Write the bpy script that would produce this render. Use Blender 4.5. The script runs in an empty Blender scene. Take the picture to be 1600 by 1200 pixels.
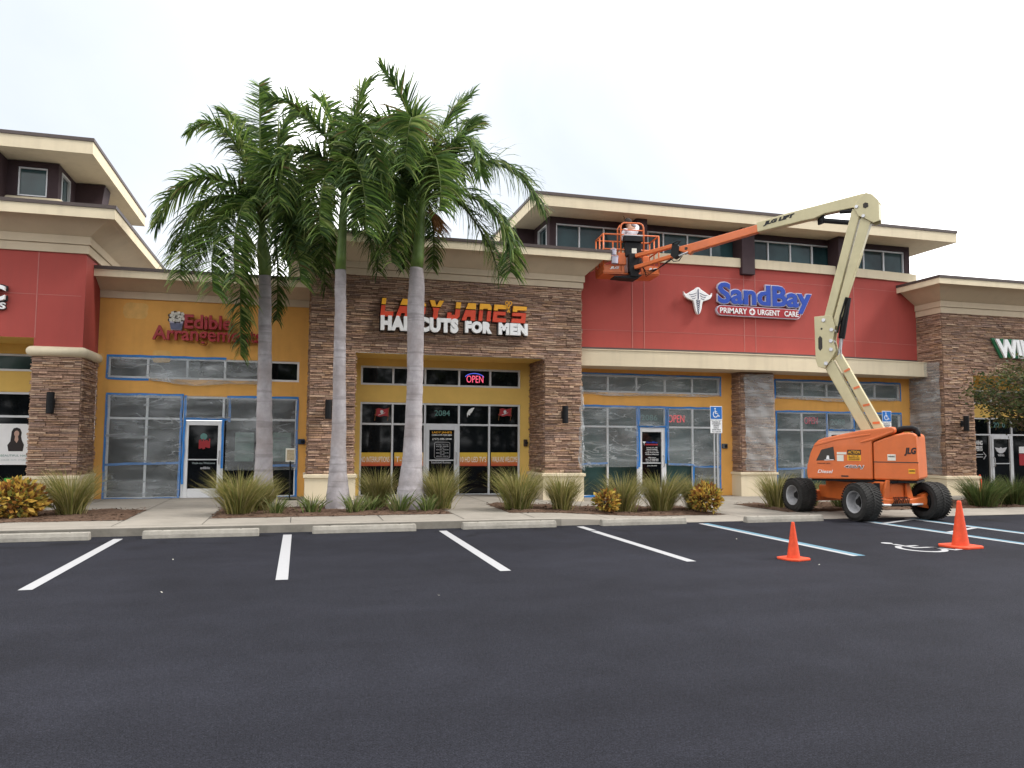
import bpy, bmesh, math, random
from mathutils import Vector, Matrix
random.seed(7)
SC = bpy.context.scene
COL = SC.collection
PI = math.pi

# ------------------------------------------------------------------ camera
EYE = Vector((0, 0, 1.65))
F_PX = 1204.45
_ya, _pi, _ro = math.radians(15.351), math.radians(4.238), math.radians(0.3457)
FWD = Vector((math.sin(_ya)*math.cos(_pi), math.cos(_ya)*math.cos(_pi), math.sin(_pi)))
_r = Vector((math.cos(_ya), -math.sin(_ya), 0)); _u = _r.cross(FWD)
RIGHT = math.cos(_ro)*_r + math.sin(_ro)*_u
UP = -math.sin(_ro)*_r + math.cos(_ro)*_u
cam = bpy.data.cameras.new('camera'); camo = bpy.data.objects.new('camera', cam); COL.objects.link(camo)
cam.sensor_fit = 'HORIZONTAL'; cam.sensor_width = 36; cam.lens = F_PX/1600*36
cam.clip_start = 0.1; cam.clip_end = 2000
m = Matrix((RIGHT, UP, -FWD)).transposed().to_4x4(); m.translation = EYE
camo.matrix_world = m; SC.camera = camo

# ------------------------------------------------------------------ light
SUN_EL, SUN_AZ = math.radians(46), math.radians(112)      # azimuth clockwise from +Y: high, from the +X side, a little in front of the shops
w = bpy.data.worlds.new('World'); SC.world = w; w.use_nodes = True
nt = w.node_tree; nt.nodes.clear()
out = nt.nodes.new('ShaderNodeOutputWorld'); bg = nt.nodes.new('ShaderNodeBackground')
sky = nt.nodes.new('ShaderNodeTexSky'); sky.sky_type = 'NISHITA'; sky.sun_disc = False
sky.sun_elevation = SUN_EL; sky.sun_rotation = SUN_AZ
sky.air_density = 1.0; sky.dust_density = 3.0; sky.ozone_density = 1.0
hs = nt.nodes.new('ShaderNodeHueSaturation'); hs.inputs['Saturation'].default_value = 0.3; hs.inputs['Value'].default_value = .35
tc = nt.nodes.new('ShaderNodeTexCoord'); nz = nt.nodes.new('ShaderNodeTexNoise')
nz.inputs['Scale'].default_value = 2.6; nz.inputs['Detail'].default_value = 6; nz.inputs['Distortion'].default_value = .6
def wm(op, a, b):
    n = nt.nodes.new('ShaderNodeMath'); n.operation = op
    for k, v in enumerate((a, b)):
        if isinstance(v, (int, float)): n.inputs[k].default_value = v
        else: nt.links.new(v, n.inputs[k])
    return n.outputs[0]
nt.links.new(tc.outputs['Generated'], nz.inputs['Vector'])
thin = None                                        # where the overcast is thinner: two banks of the sky
for (az, el, wd) in ((-22, 23, .075), (21, 17, .05), (150, 40, .2)):
    d = Vector((math.sin(math.radians(az))*math.cos(math.radians(el)), math.cos(math.radians(az))*math.cos(math.radians(el)), math.sin(math.radians(el))))
    vd = nt.nodes.new('ShaderNodeVectorMath'); vd.operation = 'DOT_PRODUCT'; vd.inputs[1].default_value = d; nt.links.new(tc.outputs['Generated'], vd.inputs[0])
    mr = nt.nodes.new('ShaderNodeMapRange'); mr.interpolation_type = 'SMOOTHSTEP'; mr.inputs[1].default_value = 1-wd; mr.inputs[2].default_value = 1; nt.links.new(vd.outputs['Value'], mr.inputs[0])
    thin = mr.outputs[0] if thin is None else wm('MAXIMUM', thin, mr.outputs[0])
fac = wm('ADD', wm('MULTIPLY', thin, .62), wm('MULTIPLY', wm('SUBTRACT', nz.outputs['Fac'], .5), 1.1))
cr = nt.nodes.new('ShaderNodeValToRGB'); E_ = cr.color_ramp.elements
E_[0].position = .0; E_[0].color = (10.6, 10.6, 10.6, 1)
E_[1].position = .95; E_[1].color = (3.05, 3.36, 3.85, 1)
e = E_.new(.16); e.color = (4.4, 4.6, 4.85, 1)
mx = nt.nodes.new('ShaderNodeMixRGB'); mx.inputs[0].default_value = .92
nt.links.new(sky.outputs[0], hs.inputs['Color']); nt.links.new(hs.outputs[0], mx.inputs[1])
nt.links.new(fac, cr.inputs[0]); nt.links.new(cr.outputs[0], mx.inputs[2])
nt.links.new(mx.outputs[0], bg.inputs['Color']); nt.links.new(bg.outputs[0], out.inputs['Surface'])
bg.inputs['Strength'].default_value = 0.1
sun = bpy.data.lights.new('sun', 'SUN'); suno = bpy.data.objects.new('sun', sun); COL.objects.link(suno)
sun.energy = 1.3; sun.angle = math.radians(15); sun.color = (1, .96, .9)
sd = Vector((math.sin(SUN_AZ)*math.cos(SUN_EL), math.cos(SUN_AZ)*math.cos(SUN_EL), math.sin(SUN_EL)))
suno.rotation_euler = sd.to_track_quat('Z', 'Y').to_euler()
SC.view_settings.view_transform = 'Standard'; SC.view_settings.look = 'None'
SC.view_settings.gamma = 1; SC.view_settings.exposure = 1.45

# ------------------------------------------------------------------ helpers
def at(px, py, Y=None, X=None, z=None):
    """The point of the place that was measured at a spot of the photograph, given the plane it lies on."""
    d = (px-800)*RIGHT - (py-600)*UP + F_PX*FWD
    t = Y/d.y if Y is not None else X/d.x if X is not None else (z-EYE.z)/d.z
    return EYE + d*t

def tag(o, label=None, cat=None, group=None, kind=None):
    for k, v in (('label', label), ('category', cat), ('group', group), ('kind', kind)):
        if v: o[k] = v
    return o

def empty(name, loc=(0, 0, 0), label=None, cat=None, group=None, rz=0):
    o = bpy.data.objects.new(name, None); COL.objects.link(o)
    o.location = loc; o.rotation_euler = (0, 0, rz); o.empty_display_size = .2
    return tag(o, label, cat, group)

def link(name, me, mat=None, parent=None):
    o = bpy.data.objects.new(name, me); COL.objects.link(o)
    if mat is not None and not me.materials: me.materials.append(mat)
    if parent is not None:
        o.parent = parent
        if parent.type == 'EMPTY':
            o.matrix_parent_inverse = (Matrix.Translation(parent.location) @ parent.rotation_euler.to_matrix().to_4x4()).inverted()
    return o

class MB:
    def __init__(s): s.v = []; s.f = []; s.c = []; s.M = None
    def add(s, vs, fs, col=None):
        n = len(s.v)
        s.v += [tuple(s.M @ Vector(v)) if s.M else tuple(v) for v in vs]
        for f in fs: s.f.append([n+i for i in f]); s.c.append(col)
        return s
    def quad(s, a, b, c, d, col=None): return s.add([a, b, c, d], [(0, 1, 2, 3)], col)
    def box(s, x0, x1, y0, y1, z0, z1, col=None):
        return s.add([(x0,y0,z0),(x1,y0,z0),(x1,y1,z0),(x0,y1,z0),(x0,y0,z1),(x1,y0,z1),(x1,y1,z1),(x0,y1,z1)],
                     [(3,2,1,0),(4,5,6,7),(0,1,5,4),(1,2,6,5),(2,3,7,6),(3,0,4,7)], col)
    def bar(s, p0, p1, w, h, upv=(0, 0, 1), col=None):
        p0, p1 = Vector(p0), Vector(p1); d = (p1-p0).normalized(); u = Vector(upv)
        if abs(d.dot(u)) > .99: u = Vector((0, 1, 0))
        a = d.cross(u).normalized()*w/2; b = a.cross(d).normalized()*h/2
        vs = [p0-a-b, p0+a-b, p0+a+b, p0-a+b, p1-a-b, p1+a-b, p1+a+b, p1-a+b]
        return s.add(vs, [(0,1,2,3),(7,6,5,4),(0,4,5,1),(1,5,6,2),(2,6,7,3),(3,7,4,0)], col)
    def tube(s, pts, rad, n=8, cap=True, col=None):
        pts = [Vector(p) for p in pts]
        rad = rad if isinstance(rad, (list, tuple)) else [rad]*len(pts)
        t0 = (pts[1]-pts[0]).normalized()
        a = t0.cross(Vector((0, 0, 1)) if abs(t0.z) < .9 else Vector((1, 0, 0))).normalized()
        vs, fs = [], []
        for i, p in enumerate(pts):
            t = (pts[min(i+1, len(pts)-1)]-pts[max(i-1, 0)]).normalized()
            a = (a-t*a.dot(t)).normalized(); b = t.cross(a)
            for k in range(n):
                q = 2*PI*k/n; vs.append(p+(a*math.cos(q)+b*math.sin(q))*rad[i])
        for i in range(len(pts)-1):
            for k in range(n):
                fs.append((i*n+k, i*n+(k+1) % n, (i+1)*n+(k+1) % n, (i+1)*n+k))
        if cap: fs += [tuple(range(n))[::-1], tuple((len(pts)-1)*n+k for k in range(n))]
        return s.add(vs, fs, col)
    def lathe(s, prof, n=24, axis='Z', c=(0, 0, 0), col=None, closed=False):
        c = Vector(c); vs, fs = [], []
        for r, h in prof:
            for k in range(n):
                q = 2*PI*k/n; x, y = r*math.cos(q), r*math.sin(q)
                vs.append(c+(Vector((x, y, h)) if axis == 'Z' else Vector((h, x, y)) if axis == 'X' else Vector((x, h, y))))
        m = len(prof)
        for i in range(m if closed else m-1):
            j = (i+1) % m
            for k in range(n): fs.append((i*n+k, i*n+(k+1) % n, j*n+(k+1) % n, j*n+k))
        return s.add(vs, fs, col)
    def prism(s, poly, fn, a, b, col=None):
        """poly: 2-D outline; fn(u, v, depth) -> point"""
        n = len(poly)
        vs = [fn(u, v, a) for u, v in poly]+[fn(u, v, b) for u, v in poly]
        fs = [tuple(range(n))[::-1], tuple(range(n, 2*n))]+[(i, (i+1) % n, n+(i+1) % n, n+i) for i in range(n)]
        return s.add(vs, fs, col)
    def sweep(s, path, prof, col=None):
        """path: plan polyline, prof: (outward offset, z); outward is to the right-hand side of the walk"""
        P = [Vector(p) for p in path]; n = len(P); vs, fs = [], []
        nrm = []
        for i in range(n-1):
            d = (P[i+1]-P[i]).normalized(); nrm.append(Vector((d.y, -d.x)))
        off = []
        for i in range(n):
            a = nrm[max(i-1, 0)]; b = nrm[min(i, n-2)]
            off.append((a+b)/(1+a.dot(b)))
        for i in range(n):
            for o, z in prof: vs.append((P[i].x+off[i].x*o, P[i].y+off[i].y*o, z))
        k = len(prof)
        for i in range(n-1):
            for j in range(k-1): fs.append((i*k+j, (i+1)*k+j, (i+1)*k+j+1, i*k+j+1))
        return s.add(vs, fs, col)
    def build(s, name, mat=None, parent=None, smooth=False, bevel=0, seg=2, fix=True):
        me = bpy.data.meshes.new(name); me.from_pydata(s.v, [], s.f)
        if any(c is not None for c in s.c):
            at_ = me.color_attributes.new('tint', 'FLOAT_COLOR', 'CORNER'); li = 0
            for f, c in zip(s.f, s.c):
                c = c if c is not None else (1, 1, 1)
                for _ in f: at_.data[li].color = (c[0], c[1], c[2], 1); li += 1
        if fix:
            bm = bmesh.new(); bm.from_mesh(me); bmesh.ops.recalc_face_normals(bm, faces=bm.faces); bm.to_mesh(me); bm.free()
        if smooth:
            for p in me.polygons: p.use_smooth = True
        o = link(name, me, mat, parent)
        if bevel:
            b = o.modifiers.new('b', 'BEVEL'); b.width = bevel; b.segments = seg; b.limit_method = 'ANGLE'; b.angle_limit = math.radians(35)
            b.harden_normals = False
        return o

def copy_tree(o, parent=None):
    c = o.copy(); COL.objects.link(c)
    if parent is not None: c.parent = parent
    for ch in [x for x in bpy.data.objects if x.parent == o]: copy_tree(ch, c)
    return c

# ------------------------------------------------------------------ materials
def new_mat(name):
    m = bpy.data.materials.new(name); m.use_nodes = True; return m, m.node_tree, m.node_tree.nodes['Principled BSDF']

def mat(name, col, rough=.6, spec=.3, metal=0, var=.12, scale=4, bump=0, bscale=60, streak=0, attr=False, coat=0, dirt=None):
    """base colour with a slow and a fine noise, optional fine bump, optional vertical streaks of dirt"""
    m, t, b = new_mat(name); N, L = t.nodes, t.links
    b.inputs['Roughness'].default_value = rough; b.inputs['Specular IOR Level'].default_value = spec
    b.inputs['Metallic'].default_value = metal; b.inputs['Coat Weight'].default_value = coat
    tc = N.new('ShaderNodeTexCoord')
    n1 = N.new('ShaderNodeTexNoise'); n1.inputs['Scale'].default_value = scale; n1.inputs['Detail'].default_value = 6; n1.inputs['Roughness'].default_value = .65
    L.new(tc.outputs['Object'], n1.inputs['Vector'])
    mp = N.new('ShaderNodeMapRange'); mp.inputs[1].default_value = .3; mp.inputs[2].default_value = .7
    mp.inputs[3].default_value = 1-var; mp.inputs[4].default_value = 1+var
    L.new(n1.outputs['Fac'], mp.inputs[0])
    mul = N.new('ShaderNodeMixRGB'); mul.blend_type = 'MULTIPLY'; mul.inputs[0].default_value = 1
    mul.inputs[1].default_value = (*col, 1)
    if attr:
        at_ = N.new('ShaderNodeAttribute'); at_.attribute_name = 'tint'
        m0 = N.new('ShaderNodeMixRGB'); m0.blend_type = 'MULTIPLY'; m0.inputs[0].default_value = 1; m0.inputs[1].default_value = (*col, 1)
        L.new(at_.outputs['Color'], m0.inputs[2]); L.new(m0.outputs[0], mul.inputs[1])
    L.new(mp.outputs[0], mul.inputs[2]); last = mul.outputs[0]
    if streak:
        mpp = N.new('ShaderNodeMapping'); mpp.inputs['Scale'].default_value = (3.5, 3.5, .35); L.new(tc.outputs['Object'], mpp.inputs[0])
        n2 = N.new('ShaderNodeTexNoise'); n2.inputs['Scale'].default_value = 1.5; n2.inputs['Detail'].default_value = 5; L.new(mpp.outputs[0], n2.inputs['Vector'])
        r2 = N.new('ShaderNodeMapRange'); r2.inputs[1].default_value = .5; r2.inputs[2].default_value = .75; r2.inputs[3].default_value = 0; r2.inputs[4].default_value = streak
        L.new(n2.outputs['Fac'], r2.inputs[0])
        m2 = N.new('ShaderNodeMixRGB'); L.new(r2.outputs[0], m2.inputs[0]); L.new(last, m2.inputs[1]); m2.inputs[2].default_value = (*(dirt or (.12, .1, .08)), 1)
        last = m2.outputs[0]
    L.new(last, b.inputs['Base Color'])
    if bump:
        n3 = N.new('ShaderNodeTexNoise'); n3.inputs['Scale'].default_value = bscale; n3.inputs['Detail'].default_value = 4; L.new(tc.outputs['Object'], n3.inputs['Vector'])
        bp = N.new('ShaderNodeBump'); bp.inputs['Strength'].default_value = bump; bp.inputs['Distance'].default_value = .02
        L.new(n3.outputs['Fac'], bp.inputs['Height']); L.new(bp.outputs[0], b.inputs['Normal'])
    return m

def emit(name, col, s):
    m, t, b = new_mat(name); b.inputs['Base Color'].default_value = (*col, 1); b.inputs['Emission Color'].default_value = (*col, 1); b.inputs['Emission Strength'].default_value = s; return m

M = {}
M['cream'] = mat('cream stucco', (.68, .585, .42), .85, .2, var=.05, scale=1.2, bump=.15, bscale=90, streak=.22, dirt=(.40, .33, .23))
M['cream_dark'] = mat('shaded cream stucco', (.60, .495, .36), .85, .2, var=.05, scale=1.2, bump=.15, bscale=90, streak=.12, dirt=(.3, .25, .18))  # same cream, with the shade of the cornice put into a darker colour
M['orange'] = mat('ochre stucco', (.73, .385, .105), .85, .2, var=.09, scale=1.1, bump=.2, bscale=80, streak=.22, dirt=(.45, .25, .08))
M['yellow'] = mat('mustard stucco', (.73, .49, .14), .85, .2, var=.07, scale=1.1, bump=.2, bscale=80, streak=.08, dirt=(.4, .27, .09))
M['red'] = mat('brick red stucco', (.37, .070, .058), .8, .25, var=.06, scale=.9, bump=.2, bscale=80, streak=.25, dirt=(.26, .065, .055))
M['joint'] = mat('pale joint', (.42, .16, .14), .8, .2)
M['purple'] = mat('dark brown purple paint', (.045, .026, .03), .7, .3, var=.15)
M['cap'] = mat('dark metal coping', (.075, .055, .05), .5, .4, var=.1)
M['roof'] = mat('grey roof membrane', (.2, .19, .18), .9, .2)
M['stone'] = mat('ledge stone', (1, 1, 1), .92, .15, var=.28, scale=22, bump=.5, bscale=45, attr=True)
M['grout'] = mat('dark stone backing', (.05, .035, .027), .95, .1)  # even dark colour of the sheet behind the stones
M['alu'] = mat('aluminium frame', (.60, .61, .63), .4, .5, metal=.25, var=.05)
M['white_alu'] = mat('white frame', (.74, .74, .75), .45, .4, var=.05)

def glass_mat(name, col, rough=.04, spec=.5):
    m, t, b = new_mat(name); N, L = t.nodes, t.links
    tc = N.new('ShaderNodeTexCoord'); n1 = N.new('ShaderNodeTexNoise'); n1.inputs['Scale'].default_value = .9; n1.inputs['Detail'].default_value = 3
    L.new(tc.outputs['Object'], n1.inputs['Vector'])
    r = N.new('ShaderNodeMapRange'); r.inputs[1].default_value = .35; r.inputs[2].default_value = .7; r.inputs[3].default_value = .45; r.inputs[4].default_value = 1.7
    L.new(n1.outputs['Fac'], r.inputs[0])
    mul = N.new('ShaderNodeMixRGB'); mul.blend_type = 'MULTIPLY'; mul.inputs[0].default_value = 1; mul.inputs[1].default_value = (*col, 1); L.new(r.outputs[0], mul.inputs[2])
    L.new(mul.outputs[0], b.inputs['Base Color'])
    b.inputs['Roughness'].default_value = rough; b.inputs['Specular IOR Level'].default_value = spec
    bp = N.new('ShaderNodeBump'); bp.inputs['Strength'].default_value = .02; bp.inputs['Distance'].default_value = .05
    L.new(n1.outputs['Fac'], bp.inputs['Height']); L.new(bp.outputs[0], b.inputs['Normal'])
    return m
M['glass'] = glass_mat('dark shop glass', (.004, .005, .006), .04, .22)
M['glass_teal'] = glass_mat('tinted clerestory glass', (.022, .05, .056), .08, .35)
M['glass_green'] = glass_mat('green tinted glass', (.025, .05, .048), .06, .4)

def sheet_mat(name='masking plastic film', lo=.16, hi=.48, dc=.58):
    m, t, b = new_mat(name); N, L = t.nodes, t.links
    o = N['Material Output']; N.remove(b)
    tr = N.new('ShaderNodeBsdfTransparent'); tr.inputs[0].default_value = (.9, .92, .93, 1)
    df = N.new('ShaderNodeBsdfDiffuse'); df.inputs[0].default_value = (dc, dc*1.06, dc*1.08, 1)
    gl = N.new('ShaderNodeBsdfGlossy'); gl.inputs['Roughness'].default_value = .28; gl.inputs[0].default_value = (.8, .82, .85, 1)
    tc = N.new('ShaderNodeTexCoord'); mp = N.new('ShaderNodeMapping'); mp.inputs['Rotation'].default_value = (.3, .35, .2); mp.inputs['Scale'].default_value = (.5, .5, 2.6)
    L.new(tc.outputs['Object'], mp.inputs[0])
    n1 = N.new('ShaderNodeTexNoise'); n1.inputs['Scale'].default_value = 1.3; n1.inputs['Detail'].default_value = 4; n1.inputs['Distortion'].default_value = .8; L.new(mp.outputs[0], n1.inputs['Vector'])
    r = N.new('ShaderNodeMapRange'); r.inputs[1].default_value = .42; r.inputs[2].default_value = .80; r.inputs[3].default_value = lo; r.inputs[4].default_value = hi
    L.new(n1.outputs['Fac'], r.inputs[0])
    bp = N.new('ShaderNodeBump'); bp.inputs['Strength'].default_value = .45; bp.inputs['Distance'].default_value = .05; L.new(n1.outputs['Fac'], bp.inputs['Height'])
    mp2 = N.new('ShaderNodeMapping'); mp2.inputs['Rotation'].default_value = (.2, .75, .1); mp2.inputs['Scale'].default_value = (.55, .5, 1.9); L.new(tc.outputs['Object'], mp2.inputs[0])
    n2 = N.new('ShaderNodeTexNoise'); n2.inputs['Scale'].default_value = 1.7; n2.inputs['Detail'].default_value = 3; n2.inputs['Distortion'].default_value = .5; L.new(mp2.outputs[0], n2.inputs['Vector'])
    ab = N.new('ShaderNodeMath'); ab.operation = 'SUBTRACT'; ab.inputs[1].default_value = .5; L.new(n2.outputs['Fac'], ab.inputs[0])
    ab2 = N.new('ShaderNodeMath'); ab2.operation = 'ABSOLUTE'; L.new(ab.outputs[0], ab2.inputs[0])
    r2 = N.new('ShaderNodeMapRange'); r2.inputs[1].default_value = 0; r2.inputs[2].default_value = .022; r2.inputs[3].default_value = .30; r2.inputs[4].default_value = 0; L.new(ab2.outputs[0], r2.inputs[0])  # crease highlights put in as thin, more opaque white lines
    n4 = N.new('ShaderNodeTexNoise'); n4.inputs['Scale'].default_value = 1.1; L.new(tc.outputs['Object'], n4.inputs['Vector'])
    r4 = N.new('ShaderNodeMapRange'); r4.inputs[1].default_value = .46; r4.inputs[2].default_value = .64; L.new(n4.outputs['Fac'], r4.inputs[0])
    mu = N.new('ShaderNodeMath'); mu.operation = 'MULTIPLY'; L.new(r2.outputs[0], mu.inputs[0]); L.new(r4.outputs[0], mu.inputs[1])
    su = N.new('ShaderNodeMath'); su.operation = 'ADD'; L.new(r.outputs[0], su.inputs[0]); L.new(mu.outputs[0], su.inputs[1])
    L.new(bp.outputs[0], gl.inputs['Normal']); L.new(bp.outputs[0], df.inputs['Normal'])
    m1 = N.new('ShaderNodeMixShader'); m1.inputs[0].default_value = .12; L.new(df.outputs[0], m1.inputs[1]); L.new(gl.outputs[0], m1.inputs[2])
    m2 = N.new('ShaderNodeMixShader'); L.new(su.outputs[0], m2.inputs[0]); L.new(tr.outputs[0], m2.inputs[1]); L.new(m1.outputs[0], m2.inputs[2])
    L.new(m2.outputs[0], o.inputs[0]); return m
M['film'] = sheet_mat(); M['film_dense'] = sheet_mat('bunched plastic film', .22, .58, .55)
M['tape'] = mat('blue masking tape', (.03, .20, .56), .6, .3, var=.15, scale=6)

def asphalt():
    m, t, b = new_mat('sealed asphalt'); N, L = t.nodes, t.links
    tc = N.new('ShaderNodeTexCoord')
    def noise(sc, det, dist=0):
        n = N.new('ShaderNodeTexNoise'); n.inputs['Scale'].default_value = sc; n.inputs['Detail'].default_value = det; n.inputs['Distortion'].default_value = dist
        L.new(tc.outputs['Object'], n.inputs['Vector']); return n
    def rng(n, a, b_, c, d):
        r = N.new('ShaderNodeMapRange'); r.inputs[1].default_value = a; r.inputs[2].default_value = b_; r.inputs[3].default_value = c; r.inputs[4].default_value = d
        L.new(n, r.inputs[0]); return r.outputs[0]
    def mulv(a, b_):
        q = N.new('ShaderNodeMath'); q.operation = 'MULTIPLY'; L.new(a, q.inputs[0]); L.new(b_, q.inputs[1]); return q.outputs[0]
    v = rng(noise(.32, 5, .8).outputs['Fac'], .3, .7, .80, 1.16)
    v = mulv(v, rng(noise(2.5, 6).outputs['Fac'], .3, .7, .90, 1.10))
    v = mulv(v, rng(noise(125, 2).outputs['Fac'], .36, .66, .55, 1.6)); v = mulv(v, rng(noise(24, 4).outputs['Fac'], .3, .7, .84, 1.18)); v = mulv(v, rng(noise(62, 2).outputs['Fac'], .38, .64, .78, 1.28))
    # faint tyre tracks along the aisle
    mp = N.new('ShaderNodeMapping'); mp.inputs['Scale'].default_value = (.08, 1.1, 1); mp.inputs['Rotation'].default_value = (0, 0, .06); L.new(tc.outputs['Object'], mp.inputs[0])
    nt_ = N.new('ShaderNodeTexNoise'); nt_.inputs['Scale'].default_value = 1.1; nt_.inputs['Detail'].default_value = 4; L.new(mp.outputs[0], nt_.inputs['Vector'])
    v = mulv(v, rng(nt_.outputs['Fac'], .35, .65, .91, 1.1))
    # pale grit
    vo = N.new('ShaderNodeTexVoronoi'); vo.inputs['Scale'].default_value = 9; L.new(tc.outputs['Object'], vo.inputs['Vector'])
    g = rng(vo.outputs['Distance'], .008, .016, .7, 0)
    cm = N.new('ShaderNodeMixRGB'); cm.blend_type = 'MULTIPLY'; cm.inputs[0].default_value = 1; cm.inputs[1].default_value = (.0150, .0156, .0212, 1); L.new(v, cm.inputs[2])
    # oil stains where cars' noses stand
    xy = N.new('ShaderNodeSeparateXYZ'); L.new(tc.outputs['Object'], xy.inputs[0])
    n5 = noise(1.3, 5, .6); band = rng(xy.outputs['Y'], 12.2, 13.5, 0, 1)
    st = rng(n5.outputs['Fac'], .53, .68, 0, .7); st = mulv(st, band)
    m3 = N.new('ShaderNodeMixRGB'); L.new(st, m3.inputs[0]); L.new(cm.outputs[0], m3.inputs[1]); m3.inputs[2].default_value = (.006, .006, .007, 1)
    m4 = N.new('ShaderNodeMixRGB'); L.new(g, m4.inputs[0]); L.new(m3.outputs[0], m4.inputs[1]); m4.inputs[2].default_value = (.22, .21, .2, 1)
    L.new(m4.outputs[0], b.inputs['Base Color'])
    b.inputs['Roughness'].default_value = .9; b.inputs['Specular IOR Level'].default_value = .12
    nb = noise(110, 3); bp = N.new('ShaderNodeBump'); bp.inputs['Strength'].default_value = .5; bp.inputs['Distance'].default_value = .012
    L.new(nb.outputs['Fac'], bp.inputs['Height']); L.new(bp.outputs[0], b.inputs['Normal'])
    return m
M['asphalt'] = asphalt()
M['concrete'] = mat('walk concrete', (.27, .245, .21), .9, .2, var=.13, scale=1.3, bump=.25, bscale=70)
M['stop'] = mat('wheel stop concrete', (.29, .27, .235), .92, .2, var=.22, scale=5, bump=.4, bscale=50, streak=.25, dirt=(.2, .18, .15))
M['kerb'] = mat('kerb concrete', (.18, .165, .14), .9, .2, var=.25, scale=3, bump=.3, bscale=50, streak=.3)
M['dark'] = mat('dark fill', (.06, .055, .05), .95, .1)  # even dark colour for joints, seams, pins and openings
M['mulch'] = mat('wood mulch', (.105, .066, .046), .95, .1, var=.6, scale=24, bump=1, bscale=40)

def worn(name, col, amt=.35):
    m, t, b = new_mat(name); N, L = t.nodes, t.links
    tc = N.new('ShaderNodeTexCoord'); n1 = N.new('ShaderNodeTexNoise'); n1.inputs['Scale'].default_value = 14; n1.inputs['Detail'].default_value = 8; n1.inputs['Roughness'].default_value = .75
    L.new(tc.outputs['Object'], n1.inputs['Vector'])
    r = N.new('ShaderNodeMapRange'); r.inputs[1].default_value = .58; r.inputs[2].default_value = .75; r.inputs[3].default_value = 0; r.inputs[4].default_value = amt; L.new(n1.outputs['Fac'], r.inputs[0])
    mx = N.new('ShaderNodeMixRGB'); L.new(r.outputs[0], mx.inputs[0]); mx.inputs[1].default_value = (*col, 1); mx.inputs[2].default_value = (.06, .06, .065, 1)
    L.new(mx.outputs[0], b.inputs['Base Color']); b.inputs['Roughness'].default_value = .75
    return m
M['paint_w'] = worn('white road paint', (.34, .34, .35), .55)
M['paint_b'] = worn('blue road paint', (.09, .20, .27), .6)

M['trunk'] = mat('palm trunk bark', (.36, .335, .345), .9, .15, var=.2, scale=6, bump=.35, bscale=30)
def trunk_rings(m):
    t = m.node_tree; N, L = t.nodes, t.links; b = N['Principled BSDF']
    tc = N.new('ShaderNodeTexCoord'); sx = N.new('ShaderNodeSeparateXYZ'); L.new(tc.outputs['Object'], sx.inputs[0])
    mp = N.new('ShaderNodeMapping'); mp.inputs['Scale'].default_value = (.6, .6, 9); L.new(tc.outputs['Object'], mp.inputs[0])
    n = N.new('ShaderNodeTexNoise'); n.inputs['Scale'].default_value = 1.2; n.inputs['Detail'].default_value = 3; L.new(mp.outputs[0], n.inputs['Vector'])
    r = N.new('ShaderNodeMapRange'); r.inputs[1].default_value = .55; r.inputs[2].default_value = .66; r.inputs[3].default_value = 0; r.inputs[4].default_value = .45; L.new(n.outputs['Fac'], r.inputs[0])
    old = b.inputs['Base Color'].links[0].from_socket
    rz_ = N.new('ShaderNodeMapRange'); rz_.inputs[1].default_value = 4.0; rz_.inputs[2].default_value = 6.2; rz_.inputs[3].default_value = 0; rz_.inputs[4].default_value = .6; L.new(sx.outputs['Z'], rz_.inputs[0])
    nb = N.new('ShaderNodeTexNoise'); nb.inputs['Scale'].default_value = 2.2; nb.inputs['Detail'].default_value = 6; L.new(tc.outputs['Object'], nb.inputs['Vector'])
    rb = N.new('ShaderNodeMapRange'); rb.inputs[1].default_value = .42; rb.inputs[2].default_value = .68; rb.inputs[3].default_value = 0; rb.inputs[4].default_value = .5; L.new(nb.outputs['Fac'], rb.inputs[0])
    mz = N.new('ShaderNodeMath'); mz.operation = 'MAXIMUM'; L.new(rz_.outputs[0], mz.inputs[0]); L.new(rb.outputs[0], mz.inputs[1])
    mb_ = N.new('ShaderNodeMixRGB'); L.new(mz.outputs[0], mb_.inputs[0]); L.new(old, mb_.inputs[1]); mb_.inputs[2].default_value = (.23, .19, .175, 1); old = mb_.outputs[0]
    mx = N.new('ShaderNodeMixRGB'); L.new(r.outputs[0], mx.inputs[0]); L.new(old, mx.inputs[1]); mx.inputs[2].default_value = (.17, .15, .15, 1)
    L.new(mx.outputs[0], b.inputs['Base Color'])
trunk_rings(M['trunk'])
M['shaft'] = mat('green crownshaft', (.13, .20, .045), .45, .4, var=.25, scale=5)
def leafmat(name, attr=True, col=(1, 1, 1), rough=.55, trans=.38, spec=.22):
    m = mat(name, col, rough, spec, var=.25, scale=3, attr=attr); t = m.node_tree; N, L = t.nodes, t.links; b = N['Principled BSDF']
    tl = N.new('ShaderNodeBsdfTranslucent'); L.new(b.inputs['Base Color'].links[0].from_socket, tl.inputs[0])
    mx = N.new('ShaderNodeMixShader'); mx.inputs[0].default_value = trans; L.new(b.outputs[0], mx.inputs[1]); L.new(tl.outputs[0], mx.inputs[2]); L.new(mx.outputs[0], N['Material Output'].inputs[0]); return m
M['leaf'] = leafmat('leaf blade')
M['bark'] = mat('tree bark', (.13, .1, .075), .95, .1, var=.35, scale=9, bump=.6, bscale=25)
M['black'] = mat('black plastic', (.010, .010, .011), .6, .22, var=.2)
M['rubber'] = mat('tyre rubber', (.028, .027, .026), .85, .2, var=.35, scale=7, bump=.2, bscale=60)
M['jlg_orange'] = mat('orange machine paint', (.60, .135, .03), .42, .45, var=.10, scale=2.5, coat=.15, streak=.12, dirt=(.38, .1, .05))
M['jlg_cream'] = mat('cream machine paint', (.50, .445, .265), .45, .4, var=.09, scale=2.5, coat=.1, streak=.18, dirt=(.3, .25, .14))
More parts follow.
